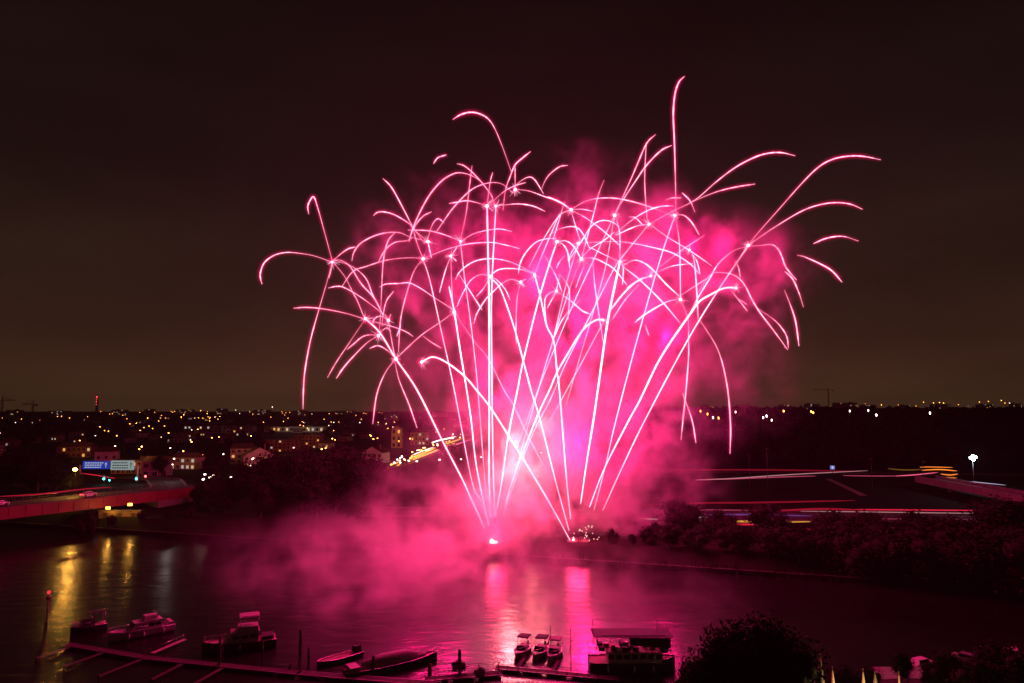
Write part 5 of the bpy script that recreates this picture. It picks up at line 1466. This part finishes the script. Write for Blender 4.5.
for px, top_, Y, w, lab in ((845, 662, 100, .8, "dark shrub behind the big olive parasol"), (868, 664, 100, .8, "dark shrub left of the small tree behind the marquee"), (992, 668, 95, 1.0, "dark shrub in front of the bottom right corner tree")):
    near_tree("bush", px, top_, Y, w, lab, "shrub")
par_l = mat("cream_parasol_cloth", (.62, .52, .34), .85, var=.2, scale=1.5); par_d = mat("olive_parasol_cloth", (.20, .18, .12), .85, var=.3, scale=1.5)
for px, top_, base, r, m, lab in ((820, 655, 696, .62, par_d, "big closed olive parasol, leftmost on the terrace"), (832.5, 668, 698, .36, par_l, "closed cream parasol right beside the big olive one"), (863, 670, 700, .36, par_l, "closed cream parasol in the middle of the row"),
                                  (875, 673, 704, .6, par_d, "wide closed olive parasol left of the marquee"), (899, 673, 700, .34, par_l, "closed cream parasol in front of the pink lit marquee"), (777.5, 675, 700, .3, par_l, "closed cream parasol half hidden by the big dome-shaped tree")):
    t0 = at(px, top_, 88); e = empty("parasol", (t0.x, t0.y, 3.0)); tag(e, lab, "parasol", "closed parasols on the terrace"); H = t0.z - 3
    q = MB(); q.tube([(0, 0, 0), (0, 0, H + .1)], .05, 6); q.ball((0, 0, H + .12), .1, 6); q.build("pole", teak_m, e)
    q = MB()
    vs, fs = [], []
    for i, (zz, k) in enumerate(((.02, .12), (.18, .42), (.42, .75), (.66, .95), (.78, 1.0))):
        for j in range(12):
            a_ = j / 12 * 6.283; rr = r * k * (1 if j % 2 else .72); vs.append((math.cos(a_) * rr, math.sin(a_) * rr, H * (1 - zz)))
    for i in range(4):
        for j in range(12): fs.append((i * 12 + j, (i + 1) * 12 + j, (i + 1) * 12 + (j + 1) % 12, i * 12 + (j + 1) % 12))
    q.add(vs, fs, 0, True); q.build("canopy", m, e)
    q = MB(); q.box((0, 0, .06), (.8, .8, .12)); q.build("base", conc_m, e)
warm = glow("parasol_fill_lamp", (1, .62, .25), 14, True)  # lamps added out of view, only to light the parasols
for px, lab in ((846, "small warm lamp added below the view to light the cream parasols"), (884, "small warm lamp added below the view to light the parasols by the marquee")):
    p = at(px, 704, 86); e = empty("parasol_fill_lamp", (p.x, p.y, 3.0)); tag(e, lab, "lamp", "lamps added to light the parasols")
    q = MB(); q.tube([(0, 0, 0), (0, 0, p.z - 3)], .04, 6); q.build("pole", dark_m, e)
    q = MB(); q.ball((0, 0, p.z - 3), .09, 8); q.build("bulb", warm, e)
    point_light("lamp_light", p + Vector((0, -.25, 0)), (1, .62, .25), 700, .1)
dim_cars = [make_car(p_, False) for p_ in paints]
# marquee
A, Bm = at(880, 674, 104), at(929, 678, 104)
e = empty("marquee", ((A.x + Bm.x) / 2, 106, 3.0)); tag(e, "long white marquee with its roof lit pink beside the cream parasols", "marquee")
w_, h_ = Bm.x - A.x, A.z - 3.0
q = MB(); q.add([(-w_ / 2, -2.2, h_ - .9), (w_ / 2, -2.2, h_ - .9), (w_ / 2, 0, h_ + .3), (-w_ / 2, 0, h_ + .3), (w_ / 2, 2.2, h_ - .9), (-w_ / 2, 2.2, h_ - .9)], [(0, 1, 2, 3), (3, 2, 4, 5)]); q.build("roof", mat("marquee_white", (.82, .82, .82), .7), e)
q = MB(); q.box((0, -2.2, h_ - 1.05), (w_, .08, .3)); q.build("valance", canvas_p, e)
for k in range(5):
    q = MB(); x_ = -w_ / 2 + w_ * k / 4; q.tube([(x_, -2.1, 0), (x_, -2.1, h_ - .9)], .06, 6); q.tube([(x_, 2.1, 0), (x_, 2.1, h_ - .9)], .06, 6); q.build("post", rail_m, e)
for px, py, k, rz, lab in ((921, 664, 0, .4, "white car half hidden by leaves behind the marquee"), (967, 659, 2, 2.2, "silver car among the dark trees right of the marquee"), (1013, 654, 0, 1.1, "white car by the bottom right corner tree"), (958, 678, 2, .2, "silver car under the trees at the bottom edge")):
    p = on(px, py, 3.6); copy_thing(dim_cars[k], (p.x, p.y, 3.02), rz, None, lab, "cars parked on the near bank")
for c_ in dim_cars:
    for ch in list(c_.children): bpy.data.objects.remove(ch)
    bpy.data.objects.remove(c_)
